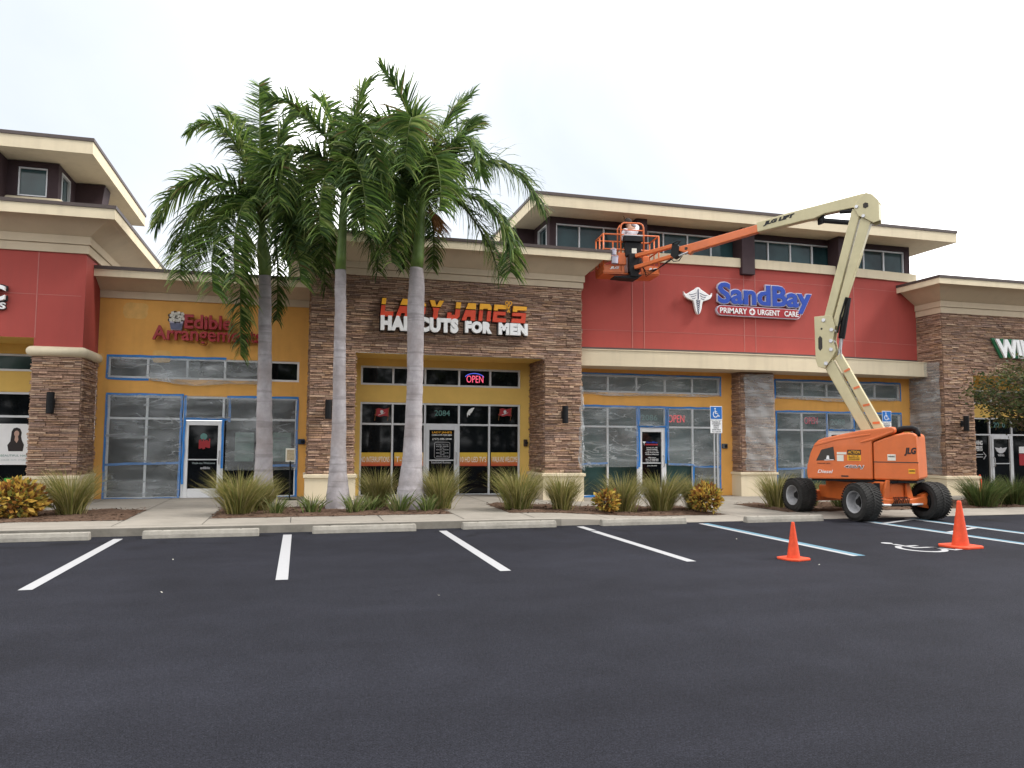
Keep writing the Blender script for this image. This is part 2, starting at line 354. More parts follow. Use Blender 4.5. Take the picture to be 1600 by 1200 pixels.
M['rim'] = mat('grey wheel rim', (.33, .33, .34), .55, .4, var=.3, scale=8)
M['steel'] = mat('bare steel', (.45, .45, .46), .35, .5, metal=.7)
M['cone'] = mat('fluorescent cone plastic', (.62, .065, .02), .6, .3, var=.16, scale=9, streak=.35, dirt=(.35, .06, .03))
M['white'] = mat('white sign face', (.78, .78, .78), .5, .35, var=.04)
M['blue'] = mat('sign blue', (.012, .055, .36), .45, .4, var=.05)
M['ada'] = mat('accessible sign blue', (.015, .14, .45), .5, .4, var=.06)
M['sign_red'] = mat('sign red', (.36, .02, .03), .45, .4, var=.06)
M['sign_rose'] = mat('sign crimson', (.32, .016, .022), .45, .4, var=.06)
M['sign_yellow'] = mat('sign yellow', (.80, .38, .02), .45, .4, var=.05)
M['sign_orange'] = mat('sign orange red', (.58, .055, .018), .45, .4, var=.05)
M['sign_green'] = mat('sign green', (.02, .14, .06), .5, .4)
M['lilac'] = mat('pale lilac sign edge', (.50, .48, .57), .5, .35, var=.04)
M['grey'] = mat('grey text', (.36, .42, .42), .6, .3)
M['black_text'] = mat('black lettering', (.02, .02, .022), .6, .3)
M['teal_text'] = mat('teal number decal', (.10, .22, .20), .6, .3)
M['door_text'] = mat('white door decal', (.55, .55, .57), .6, .3)
M['galv'] = mat('galvanised post', (.5, .51, .52), .5, .4, metal=.4)
M['primer'] = mat('pale primer patch', (.72, .44, .15), .9, .2, var=.12, scale=6)
M['paper'] = mat('paper', (.68, .66, .58), .8, .2, var=.08)
M['brown'] = mat('dried flower stalks', (.16, .075, .03), .9, .1, var=.4, scale=12)

# ------------------------------------------------------------------ lettering
def text_mb(s, w=None, h=None, depth=.05, bold=.0, shear=0, space=1.0, z0=0, z1=1):
    cu = bpy.data.curves.new('lettering', 'FONT'); cu.body = s; cu.size = 1; cu.extrude = .05; cu.offset = bold; cu.shear = shear
    cu.space_character = space; cu.resolution_u = 3; cu.align_x = 'LEFT'
    o = bpy.data.objects.new('lettering', cu); COL.objects.link(o)
    bpy.context.view_layer.update(); dg = bpy.context.evaluated_depsgraph_get()
    me = bpy.data.meshes.new_from_object(o.evaluated_get(dg)); bpy.data.objects.remove(o); bpy.data.curves.remove(cu)
    vs = [v.co.copy() for v in me.vertices]; fs = [tuple(p.vertices) for p in me.polygons]; bpy.data.meshes.remove(me)
    x0, x1 = min(v.x for v in vs), max(v.x for v in vs); y0, y1 = min(v.y for v in vs), max(v.y for v in vs)
    sy = h/(y1-y0) if h else w/(x1-x0); sx = w/(x1-x0) if w else sy
    P = [((v.x-x0)*sx, -depth/2-v.z/.05*depth/2, (v.y-y0)*sy) for v in vs]
    return P, fs

def text(name, s, px_box, Y, material, parent, depth=.05, bold=.02, shear=0, space=1.0, front=0, clip=None, grow=0):
    """lettering on a wall facing -Y; px_box = (left, top, right, bottom) of the word as measured on plane Y"""
    l, t_, r_, b_ = px_box
    p0 = at(l, b_, Y=Y); w = at(r_, (t_+b_)/2, Y=Y).x-at(l, (t_+b_)/2, Y=Y).x; h = at((l+r_)/2, t_, Y=Y).z-at((l+r_)/2, b_, Y=Y).z
    x = at(l, (t_+b_)/2, Y=Y).x; z = at((l+r_)/2, b_, Y=Y).z
    return text_w(name, s, x-grow, z-grow, w+2*grow, h+2*grow, Y-front, material, parent, depth, bold, shear, space, clip)

def text_w(name, s, x, z, w, h, Y, material, parent, depth=.05, bold=.02, shear=0, space=1.0, clip=None):
    P, fs = text_mb(s, w, h, depth, bold, shear, space)
    mb = MB(); mb.add([(x+a, Y+b, z+c) for a, b, c in P], fs)
    o = mb.build(name, material, parent, fix=False)
    if clip:
        bm = bmesh.new(); bm.from_mesh(o.data)
        lo, hi = z+clip[0]*h, z+clip[1]*h
        bmesh.ops.bisect_plane(bm, geom=bm.verts[:]+bm.edges[:]+bm.faces[:], plane_co=(0, 0, hi), plane_no=(0, 0, 1), clear_outer=True)
        bmesh.ops.bisect_plane(bm, geom=bm.verts[:]+bm.edges[:]+bm.faces[:], plane_co=(0, 0, lo), plane_no=(0, 0, -1), clear_outer=True)
        bm.to_mesh(o.data); bm.free()
    return o

def plate(name, px_box, Y, material, parent, depth=.01, r=0):
    """flat plate on a wall facing -Y, front face at Y - depth"""
    l, t_, rr, b_ = px_box; cy = (t_+b_)/2; cx = (l+rr)/2
    x0, x1 = at(l, cy, Y=Y).x, at(rr, cy, Y=Y).x; z0, z1 = at(cx, b_, Y=Y).z, at(cx, t_, Y=Y).z
    mb = MB()
    if r:
        poly = []
        for (cx_, cz_, a0) in ((x1-r, z1-r, 0), (x0+r, z1-r, 90), (x0+r, z0+r, 180), (x1-r, z0+r, 270)):
            for k in range(5):
                a = math.radians(a0+k*22.5); poly.append((cx_+r*math.cos(a), cz_+r*math.sin(a)))
        mb.prism(poly, lambda u, v, d: (u, d, v), Y, Y-depth)
    else: mb.box(x0, x1, Y-depth, Y, z0, z1)
    return mb.build(name, material, parent)

def wheelchair(mb, fn, s=1.0, t=.0):
    """the wheelchair symbol, 1 wide and 1 high, as flat strips; fn(u, v) -> point"""
    def strip(pts, w):
        pts = [Vector(p) for p in pts]; L_, R_ = [], []
        for i, p in enumerate(pts):
            d = (pts[min(i+1, len(pts)-1)]-pts[max(i-1, 0)]).normalized(); n = Vector((-d.y, d.x))*w/2
            L_.append(p+n); R_.append(p-n)
        for i in range(len(pts)-1): mb.quad(fn(*L_[i]), fn(*L_[i+1]), fn(*R_[i+1]), fn(*R_[i]))
    strip([(.40+.3*math.cos(a), .33+.3*math.sin(a)) for a in [math.radians(q) for q in range(115, 400, 15)]], .085)
    strip([(.36, .80), (.39, .42), (.66, .42), (.80, .12), (.93, .17)], .1)
    strip([(.39, .60), (.60, .60)], .085)
    n = 14; c = Vector((.35, .92)); r = .085
    mb.add([fn(*(c+Vector((r*math.cos(2*PI*k/n), r*math.sin(2*PI*k/n))))) for k in range(n)], [tuple(range(n))])

# ------------------------------------------------------------------ ground
mb = MB(); mb.quad((-400, -400, 0), (400, -400, 0), (400, 600, 0), (-400, 600, 0)); mb.build('parking_lot', M['asphalt'])['kind'] = 'structure'

def walk_z(x, y):
    t = min(max((x-4.6)/3.2, 0), 1); t = t*t*(3-2*t); return .15-.13*t
def strip_mesh(name, x0, x1, y0, y1, dz, material, nx=60):
    mb = MB()
    xs = [x0+(x1-x0)*i/nx for i in range(nx+1)]
    for a, b in zip(xs[:-1], xs[1:]):
        mb.quad((a, y0, walk_z(a, y0)+dz), (b, y0, walk_z(b, y0)+dz), (b, y1, walk_z(b, y1)+dz), (a, y1, walk_z(a, y1)+dz))
    return mb.build(name, material)
KY = 14.5
# pavement with a rounded kerb along its front
mb = MB(); xs = [-40+i*.5 for i in range(0, 181)]
prof = [(KY, -.05), (KY+.005, -.012), (KY+.02, -.004), (KY+.16, 0), (26, 0)]
for a, b in zip(xs[:-1], xs[1:]):
    za, zb = walk_z(a, 0), walk_z(b, 0)
    pa = [(KY-.01, -.02)]+[(y, za+d) for y, d in prof]; pb = [(KY-.01, -.02)]+[(y, zb+d) for y, d in prof]
    for i in range(len(pa)-1): mb.quad((a, *pa[i]), (b, *pb[i]), (b, *pb[i+1]), (a, *pa[i+1]))
mb.build('pavement', M['concrete'])['kind'] = 'structure'
mb = MB()
for a, b in zip(xs[:-1], xs[1:]):
    if b > 5.05: break
    za, zb = walk_z(a, 0), walk_z(b, 0)
    mb.quad((a, KY-.014, .001), (b, KY-.014, .001), (b, KY-.004, zb-.02), (a, KY-.004, za-.02))
mb.build('kerb', M['kerb'])['kind'] = 'structure'
# expansion joints
mb = MB()
def joint(x0, y0, x1, y1, w_=.012):
    d = Vector((x1-x0, y1-y0)).normalized(); n = Vector((-d.y, d.x))*w_/2; k = 8
    for i in range(k):
        ax, ay = x0+(x1-x0)*i/k, y0+(y1-y0)*i/k; bx, by = x0+(x1-x0)*(i+1)/k, y0+(y1-y0)*(i+1)/k
        za, zb = walk_z(ax, ay)+.004, walk_z(bx, by)+.004
        mb.quad((ax+n.x, ay+n.y, za), (bx+n.x, by+n.y, zb), (bx-n.x, by-n.y, zb), (ax-n.x, ay-n.y, za))
for x in (-9.1, -6.1, -3.07, -1.62, -.12, 1.55, 3.09, 4.5, 6.1, 7.7, 9.4, 11.1, 13, 15, 17, 19): joint(x, KY+.17, x, 15.7)
for x in (-3.07, -1.62, 3.09, 4.45, 9.4, 11.1): joint(x, 15.7, x, 18.2)
for x in (-4.6, -3.07, -1.62, 0, 1.6, 3.09, 4.45, 6.1, 7.7, 9.4, 11.1, 13): joint(x, 18.2, x, 21.3)
joint(-12, KY+.17, 5.2, KY+.17, .01); joint(-3.06, 18.2, -1.62, 18.2); joint(3.09, 18.2, 4.45, 18.2)
o = mb.build('pavement_joints', M['dark']); o['kind'] = 'structure'
# mulch beds
def bed(x0, x1, y0, y1):
    mb = MB(); nx, ny = int((x1-x0)*5), int((y1-y0)*5); R_ = random.Random(int(x0*10))
    g = [[(x0+(x1-x0)*i/nx+R_.uniform(-.03, .03), y0+(y1-y0)*j/ny+R_.uniform(-.03, .03),
           walk_z(x0+(x1-x0)*i/nx, 0)+(.006 if i in (0, nx) or j in (0, ny) else .03+R_.uniform(-.012, .03))) for i in range(nx+1)] for j in range(ny+1)]
    for j in range(ny):
        for i in range(nx): mb.quad(g[j][i], g[j][i+1], g[j+1][i+1], g[j+1][i])
    # wood chips
    for k in range(int((x1-x0)*(y1-y0)*90)):
        x, y = R_.uniform(x0-.04, x1+.04), R_.uniform(y0-.06, y1); a = R_.uniform(0, PI); l = R_.uniform(.02, .06); wd = l*.3; z = walk_z(x, 0)+R_.uniform(.025, .06) if y > y0+.1 else walk_z(x, 0)+.012
        c, s_ = math.cos(a)*l, math.sin(a)*l; c2, s2 = -math.sin(a)*wd, math.cos(a)*wd; t = R_.uniform(-.015, .015)
        mb.quad((x-c-c2, y-s_-s2, z+t), (x+c-c2, y+s_-s2, z-t), (x+c+c2, y+s_+s2, z-t), (x-c+c2, y-s_+s2, z+t))
    o = mb.build('mulch_bed', M['mulch']); o['kind'] = 'structure'; return o
BEDS = [(-12, -3.08, 15.72, 18), (-1.6, 3.06, 15.76, 18), (4.3, 9.35, 15.7, 18), (11.12, 30, 15.95, 18.3)]
for b in BEDS: bed(*b)

# painted lines
def road_strip(pts, w_, material, name, z=.004):
    mb = MB()
    (x0, y0), (x1, y1) = pts; d = Vector((x1-x0, y1-y0)); n = Vector((-d.y, d.x)).normalized()*w_/2; k = 14; R_ = random.Random(int(x0*77+y0*3))
    for i in range(k):
        a = Vector((x0, y0))+d*i/k; b = Vector((x0, y0))+d*(i+1)/k
        mb.quad((a.x+n.x, a.y+n.y, z), (b.x+n.x, b.y+n.y, z), (b.x-n.x, b.y-n.y, z), (a.x-n.x, a.y-n.y, z))
    o = mb.build(name, material); o['kind'] = 'structure'; return o
W6 = .142
for x in (-2.58*1.1, -.145*1.1, 2.34*1.1): road_strip([(x, 9.62), (x, 14.12)], W6, M['paint_w'], 'parking_line')
road_strip([(5.28, 9.78), (5.28, 13.45)], W6, M['paint_w'], 'parking_line'); road_strip([(5.30, 13.55), (5.30, 14.25)], W6, M['paint_w'], 'parking_line')
for x in (-7.95, -5.4): road_strip([(x, 9.62), (x, 14.12)], W6, M['paint_w'], 'parking_line')
for x, s_ in ((7.90, 1), (11.56, 1), (12.93, 1)):
    road_strip([(x, 9.7), (x, 14.25)], .10, M['paint_w'], 'parking_line'); road_strip([(x+.115, 9.7), (x+.115, 14.25)], .12, M['paint_b'], 'parking_line')
for a, b in (((11.64, 13.45), (12.86, 14.0)), ((11.7, 11.85), (12.86, 12.38)), ((11.7, 10.2), (12.86, 10.73))): road_strip([a, b], .11, M['paint_w'], 'parking_line', .0045)
mb = MB(); wheelchair(mb, lambda u, v: (9.05+u*1.05, 9.75+v*1.15, .0045)); mb.build('parking_symbol', M['paint_w'])['kind'] = 'structure'

# ------------------------------------------------------------------ building kit
def wall_holes(mb, x0, x1, z0, z1, Y, holes, depth=.14):
    """front face of a wall with openings and their reveals"""
    xs = sorted({x0, x1, *[h[0] for h in holes], *[h[1] for h in holes]}); zs = sorted({z0, z1, *[h[2] for h in holes], *[h[3] for h in holes]})
    for a, b in zip(xs[:-1], xs[1:]):
        for c, d in zip(zs[:-1], zs[1:]):
            mx_, mz = (a+b)/2, (c+d)/2
            if any(h[0] < mx_ < h[1] and h[2] < mz < h[3] for h in holes): continue
            mb.quad((a, Y, c), (b, Y, c), (b, Y, d), (a, Y, d))
    for h in holes:
        a, b, c, d = h
        mb.quad((a, Y, c), (a, Y+depth, c), (a, Y+depth, d), (a, Y, d)); mb.quad((b, Y, c), (b, Y, d), (b, Y+depth, d), (b, Y+depth, c))
        mb.quad((a, Y, d), (a, Y+depth, d), (b, Y+depth, d), (b, Y, d)); mb.quad((a, Y, c), (b, Y, c), (b, Y+depth, c), (a, Y+depth, c))

def window(root, x0, x1, z0, z1, Y, mull, bars=(), name='window', glass='glass', frame='alu', fw=.055, skip=None):
    """a glazed opening: the panes are the part, their frame is its child. mull: x of uprights, bars: z of rails"""
    pane = MB(); xs = [x0]+list(mull)+[x1]; zs = [z0]+list(bars)+[z1]; R_ = random.Random(int(x0*100+z0*7))
    for a, b in zip(xs[:-1], xs[1:]):
        for c, d in zip(zs[:-1], zs[1:]):
            if skip and skip[0] < (a+b)/2 < skip[1] and (c+d)/2 < skip[2]: continue
            t = R_.uniform(-.006, .006); s_ = R_.uniform(-.006, .006)
            pane.quad((a, Y+.09+t, c), (b, Y+.09-t, c), (b, Y+.09-t+s_, d), (a, Y+.09+t+s_, d))
    p = pane.build(name, M[glass], root)
    f = MB(); ya, yb = Y+.03, Y+.12
    for c in (z0, z1): f.box(x0, x1, ya, yb, c if c == z0 else c-fw, c+fw if c == z0 else c)
    for i, a in enumerate(xs):
        xa = a if i == 0 else a-fw if i == len(xs)-1 else a-fw/2
        if skip and skip[0]-.01 < a < skip[1]+.01 or not skip or True: f.box(xa, xa+fw, ya+.003, yb, z0+fw, z1-fw)
    for c in bars:
        for a, b in zip(xs[:-1], xs[1:]): f.box(a+fw/2, b-fw/2, ya+.006, yb, c-fw/2, c+fw/2)
    f.build('frame', M[frame], p, bevel=.006, seg=1)
    return p

def door(root, x0, x1, z0, z1, Y, frame='alu', hinge='l', glass='glass'):
    st = .10; ya, yb = Y+.015, Y+.10
    d = MB(); d.box(x0, x0+st, ya, yb, z0, z1); d.box(x1-st, x1, ya, yb, z0, z1); d.box(x0+st, x1-st, ya+.002, yb, z1-.12, z1); d.box(x0+st, x1-st, ya+.002, yb, z0, z0+.25)
    p = d.build('door', M[frame], root, bevel=.008, seg=1)
    g = MB(); g.quad((x0+st, Y+.07, z0+.25), (x1-st, Y+.07, z0+.25), (x1-st, Y+.072, z1-.12), (x0+st, Y+.072, z1-.12)); g.build('glass', M[glass], p)
    hx = x1-st/2 if hinge == 'l' else x0+st/2
    h = MB(); h.tube([(hx, ya-.002, z0+.88), (hx, ya-.07, z0+.91), (hx, ya-.075, z0+1.05), (hx, ya-.07, z0+1.19), (hx, ya-.002, z0+1.22)], .014, 8); h.build('handle', M['steel'], p, smooth=True)
    b = MB(); b.box(x0+st, x1-st, Y+.035, Y+.062, z0+.98, z0+1.01); b.build('push_bar', M['alu'], p)
    return p

STONE_COLS = [(.31, .215, .16), (.25, .17, .125), (.35, .255, .185), (.21, .145, .11), (.29, .205, .16), (.32, .22, .145), (.235, .175, .145), (.38, .29, .215)]
def stones(root, spans, R_seed, name='stone_cladding', tone=1.0):
    """ledge stone laid in courses, every stone a block of its own depth.
    spans: list of (origin (x,y), direction, outward normal, length, z0, z1, holes[(u0,u1,z0,z1)])"""
    R_ = random.Random(R_seed); mb = MB(); back = MB()
    for (o, d, n, L_, z0, z1, holes) in spans:
        o, d, n = Vector((*o, 0)), Vector((*d, 0)), Vector((*n, 0)); z = z0
        while z < z1-.012:
            h = min(R_.choice((.028, .035, .042, .05, .062)), z1-z); u = 0 
            if z1-z-h < .02: h = z1-z
            segs = [(0, L_)]
            for h_ in holes:
                if h_[2] < z+h/2 < h_[3]:
                    ns = []
                    for a, b in segs:
                        if h_[0] > a: ns.append((a, min(b, h_[0])))
                        if h_[1] < b: ns.append((max(a, h_[1]), b))
                    segs = [q for q in ns if q[1]-q[0] > .01]
            for a, b in segs:
                u = a
                while u < b-.005:
                    w_ = R_.uniform(.09, .42)*(.7+h*6)
                    if u+w_ > b-.09: w_ = b-u
                    dep = R_.choice((.012, .02, .028, .036, .046))+R_.uniform(0, .006); g = .0035; c = R_.choice(STONE_COLS); k = R_.uniform(.98, 1.3)*tone; c = (c[0]*1.08, c[1]*.98, c[2]*.93)
                    t = R_.uniform(-.006, .006); t2 = R_.uniform(-.007, .007); col = (c[0]*k, c[1]*k, c[2]*k)
                    A = [(u+g, z+g, -.005), (u+w_-g, z+g, -.005), (u+w_-g, z+h-g, -.005), (u+g, z+h-g, -.005)]
                    B = [(u+g, z+g+.002, dep+t), (u+w_-g, z+g+.002, dep+t2), (u+w_-g, z+h-g-.004, dep+t2-.006), (u+g, z+h-g-.004, dep+t-.006)]
                    P = [o+d*q[0]+n*q[2]+Vector((0, 0, q[1])) for q in A+B]
                    mb.add(P, [(4, 5, 6, 7), (0, 1, 5, 4), (1, 2, 6, 5), (2, 3, 7, 6), (3, 0, 4, 7)], col)
                    u += w_
            z += h
        us = sorted({0, L_, *[min(max(h[0], 0), L_) for h in holes], *[min(max(h[1], 0), L_) for h in holes]}); zs = sorted({z0, z1, *[min(max(h[2], z0), z1) for h in holes], *[min(max(h[3], z0), z1) for h in holes]})
        for a, b in zip(us[:-1], us[1:]):
            for c, e in zip(zs[:-1], zs[1:]):
                if any(h[0] < (a+b)/2 < h[1] and h[2] < (c+e)/2 < h[3] for h in holes): continue
                P = [o+d*a+Vector((0, 0, c)), o+d*b+Vector((0, 0, c)), o+d*b+Vector((0, 0, e)), o+d*a+Vector((0, 0, e))]
                back.quad(*P)
    q = mb.build(name, M['stone'], root); back.build('backing', M['grout'], q); return q

def cornice(root, path, zb, zt1, zf0, zf1, e, cap=.05, name='cornice', bands=True, mid=None, core=True):
    """stucco cornice: two stepped bands, a sloped cove, a fascia and a dark metal coping on top"""
    zm = zb+(zt1-zb)*.52
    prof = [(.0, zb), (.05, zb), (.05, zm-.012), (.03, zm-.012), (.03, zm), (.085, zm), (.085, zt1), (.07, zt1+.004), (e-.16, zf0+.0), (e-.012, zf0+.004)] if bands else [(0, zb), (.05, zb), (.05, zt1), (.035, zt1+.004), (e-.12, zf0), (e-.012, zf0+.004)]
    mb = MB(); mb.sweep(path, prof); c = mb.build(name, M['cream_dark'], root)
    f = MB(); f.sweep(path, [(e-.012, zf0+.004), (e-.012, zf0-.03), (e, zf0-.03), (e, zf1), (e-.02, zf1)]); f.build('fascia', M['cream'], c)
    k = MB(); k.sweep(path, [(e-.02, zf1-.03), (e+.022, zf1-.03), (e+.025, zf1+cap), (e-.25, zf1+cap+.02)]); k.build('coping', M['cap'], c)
    return c

def tape(mb, a, b, w_=.05):
    a, b = Vector(a), Vector(b); d = (b-a).normalized(); n = Vector((-d.z, 0, d.x))*w_/2; k = max(2, int((b-a).length/.25)); R_ = random.Random(int(a.x*91+a.z*13))
    pr = None
    for i in range(k+1):
        p = a+(b-a)*i/k; j = R_.uniform(-.008, .008); q = (p+n*(1+j*8)+n.normalized()*j+Vector((0, -.004+j*.3, 0)), p-n*(1-j*8)+n.normalized()*j+Vector((0, -.004, 0)))
        if pr: mb.quad(pr[0], q[0], q[1], pr[1])
        pr = q
def film(root_label, x0, x1, z0, z1, Y, seed, tapes=(), sag=0, group='masking plastic sheets on the shopfronts', nx=28, nz=22, tw=.058, curl=None):
    """sheet of thin plastic film taped over a window"""
    root = empty('plastic_sheet', ((x0+x1)/2, Y, z0), root_label, 'plastic sheet', group)
    R_ = random.Random(seed); ph = [(R_.uniform(1, 5), R_.uniform(-4, 4), R_.uniform(0, 6), R_.uniform(.004, .012)) for _ in range(7)]
    mb = MB(); g = []
    for j in range(nz+1):
        row = []
        for i in range(nx+1):
            u, v = i/nx, j/nz; x = x0+(x1-x0)*u; z = z0+(z1-z0)*v
            if sag and v < .5: z -= sag*math.sin(PI*u)*(1-2*v)*(.7+.3*math.sin(u*9+seed))
            y = Y-.012-sum(a*(1+math.sin(fx*x*1.7+fz*z*1.7+p)) for fx, fz, p, a in ph)*(math.sin(PI*min(max(u, .02), .98))**.4)
            if sag and v < .35: y -= sag*.6*math.sin(PI*u)*(1-v/.35)
            row.append((x, y, z))
        g.append(row)
    for j in range(nz):
        for i in range(nx): mb.quad(g[j][i], g[j][i+1], g[j+1][i+1], g[j+1][i])
    mb.build('film', M['film'], root, smooth=True)
    if sag:                                              # the loose hem, bunched into folds
        h = MB(); pr = None; hh = .05+.35*min(sag, .14)
        for i in range(nx*3+1):
            u = i/(nx*3); x = x0+(x1-x0)*u; z = z0-sag*math.sin(PI*u)*(.7+.3*math.sin(u*9+seed)); wv = .012*math.sin(u*61+seed)+.010*math.sin(u*143)
            q = [(x, Y-.03-sag*.6*math.sin(PI*u)+wv*k+.012*math.sin(k*3+u*90), z-.012*math.sin(u*37)+hh*(.75+.4*math.sin(u*17+seed))*k/4) for k in range(5)]
            if pr:
                for k in range(4): h.quad(pr[k], q[k], q[k+1], pr[k+1])
            pr = q
        h.build('hem', M['film_dense'], root, smooth=True)
    if tapes:
        for a, b in tapes: t = MB(); tape(t, (a[0], Y-.006, a[1]), (b[0], Y-.006, b[1]), tw); t.build('tape', M['tape'], root)
    return root

def sconce_proto():
    r = empty('wall_lamp'); r['category'] = 'wall lamp'; r['group'] = 'black wall lamps on the stone piers'
    b = MB(); b.lathe([(0, -.24), (.078, -.24), (.082, -.23), (.082, .23), (.078, .24), (.06, .24), (.055, .2), (0, .2)], 20, c=(0, -.17, 0)); b.build('shade', M['black'], r, bevel=.0, smooth=False)
    b = MB(); b.box(-.05, .05, -.035, .02, -.1, .1); b.box(-.02, .02, -.1, -.03, -.03, .03); b.build('bracket', M['black'], r, bevel=.006)
    return r
SCONCE = sconce_proto()
def sconce(px, py, Y, label, first=False):
    o = SCONCE if first else copy_tree(SCONCE); p = at(px, py, Y=Y); o.location = p; o['label'] = label; return o

# ================================================================== red hall at the near end of the row
A1 = empty('shop_building', (-6, 20, 0), 'brick red stucco shop with stone corner pier and a raised clerestory with deep eaves', 'building')
FR = 20.0; BK = 21.4; XR = -4.96
mb = MB()
wall_holes(mb, -14, XR, 3.97, 6.05, FR, [])
mb.quad((XR, FR, 3.6), (XR, 30, 3.6), (XR, 30, 6.05), (XR, FR, 6.05))
mb.quad((-5.98, FR, 3.6), (XR, FR, 3.6), (XR, FR, 3.97), (-5.98, FR, 3.97))
mb.quad((-5.98, FR, 3.6), (-5.98, FR, 3.97), (-5.98, BK, 3.97), (-5.98, BK, 3.6))
mb.build('upper_wall', M['red'], A1)
mb = MB(); mb.box(-5.975, -5.955, FR-.005, FR+.01, 3.97, 6.0); mb.box(-14, -5.99, FR-.004, FR+.01, 4.985, 4.997); mb.box(-5.94, XR-.08, FR-.004, FR+.01, 4.985, 4.997); mb.build('control_joint', M['joint'], A1)
mb = MB(); mb.quad((-14, FR, 3.97), (-5.98, FR, 3.97), (-5.98, BK, 3.97), (-14, BK, 3.97)); mb.build('soffit', M['yellow'], A1)
holes1 = [(-13, -6.1, 3.29, 3.72), (-13, -6.1, .16, 2.78)]
mb = MB(); wall_holes(mb, -14, -5.98, .1, 3.97, BK, holes1); mb.build('lower_wall', M['yellow'], A1)
window(A1, -13, -6.1, 3.29, 3.72, BK, [-11.4, -9.7, -8, ], (), 'transom_window', 'glass_green')
p = window(A1, -13, -6.1, .16, 2.78, BK, [-11.4, -9.7, -8.0], (2.18,), 'storefront_window')
# portrait poster and leaflets in the window
mb = MB(); mb.box(-7.06, -6.32, BK+.055, BK+.07, 1.0, 2.0); q = mb.build('poster', M['white'], p)
stones(A1, [((-5.98, FR), (1, 0), (0, -1), 1.02, .78, 3.57, []), ((XR, FR), (0, 1), (1, 0), 1.4, .78, 3.57, []), ((-5.98, BK), (0, -1), (-1, 0), 1.4, .78, 3.57, [])], 11)
path = [(-5.98, BK), (-5.98, FR), (XR, FR), (XR, BK)]
mb = MB(); mb.sweep(path, [(0, 3.54)]+[(.03+.09*math.cos(a), 3.655+.115*math.sin(a)) for a in [math.radians(q) for q in range(-90, 91, 18)]]+[(0, 3.78)]); mb.build('pier_cap', M['cream'], A1, smooth=True)
mb = MB(); mb.sweep(path, [(.06, .0), (.06, .70), (.09, .72), (.09, .78), (.0, .80)]); mb.build('pier_base', M['cream'], A1)
cornice(A1, [(-14, FR), (XR, FR), (XR, 30)], 6.0, 6.40, 6.73, 6.97, .72)
mb = MB(); mb.quad((-14, 19.4, 7.0), (-4.4, 19.4, 7.0), (-4.4, 30, 7.0), (-14, 30, 7.0)); mb.build('roof', M['roof'], A1)
# clerestory tower
TY, TX = 22.0, -6.2
mb = MB(); wall_holes(mb, -14, TX, 7.0, 8.76, TY, [(-7.14, -6.46, 7.86, 8.62)], .1)
TYE = 26.9
mb.quad((TX, TY, 7.0), (TX, TY, 8.76), (TX, TY+.25, 8.76), (TX, TY+.25, 7.0)); mb.quad((TX, TY+1.0, 7.0), (TX, TYE, 7.0), (TX, TYE, 8.76), (TX, TY+1.0, 8.76)); mb.quad((TX, TY+.25, 7), (TX, TY+.25, 7.86), (TX, TY+1, 7.86), (TX, TY+1, 7)); mb.quad((TX, TY+.25, 8.62), (TX, TY+.25, 8.76), (TX, TY+1, 8.76), (TX, TY+1, 8.62))
tw_ = mb.build('tower_wall', M['purple'], A1)
window(A1, -7.14, -6.46, 7.86, 8.62, TY, [], (), 'clerestory_window', 'glass_teal', fw=.04)
mb = MB(); mb.quad((TX-.06, TY+.25, 7.86), (TX-.06, TY+1, 7.86), (TX-.06, TY+1, 8.62), (TX-.06, TY+.25, 8.62)); p = mb.build('clerestory_window', M['glass_teal'], A1)
mb = MB(); mb.box(TX-.05, TX+.02, TY+.25, TY+.29, 7.9, 8.58); mb.box(TX-.05, TX+.02, TY+.96, TY+1, 7.9, 8.58); mb.box(TX-.05, TX+.02, TY+.25, TY+1, 8.58, 8.62); mb.box(TX-.05, TX+.02, TY+.25, TY+1, 7.86, 7.9); mb.build('frame', M['alu'], p)
mb = MB(); mb.sweep([(-7.36, TY), (TX, TY), (TX, TYE)], [(.0, 7.84), (.10, 7.80), (.24, 7.66), (.24, 7.0), (0, 7.0)]); mb.build('tower_sill', M['cream'], A1)
mb = MB(); mb.box(-9, -7.38, TY-.62, TY, 7.0, 8.76); mb.build('buttress', M['purple'], A1)
mb = MB(); mb.prism([(TX, 7.0), (TX+.52, 7.0), (TX+.74, 8.76), (TX, 8.76)], lambda u, v, d: (u, d, v), TY+1.55, TY+2.2); mb.build('eaves_bracket', M['purple'], A1)
def eaves(root, x0, x1, y0, y1, zs, zf, name='tower_roof'):
    mb = MB(); mb.box(x0, x1, y0, y1, zs, zf)
    r = mb.build(name, M['cream'], root)
    k = MB(); k.box(x0-.025, x1+.025, y0-.025, y1+.025, zf-.01, zf+.075); k.build('coping', M['cap'], r); return r
eaves(A1, -14, -5.2, 21.05, 27.9, 8.79, 9.12)

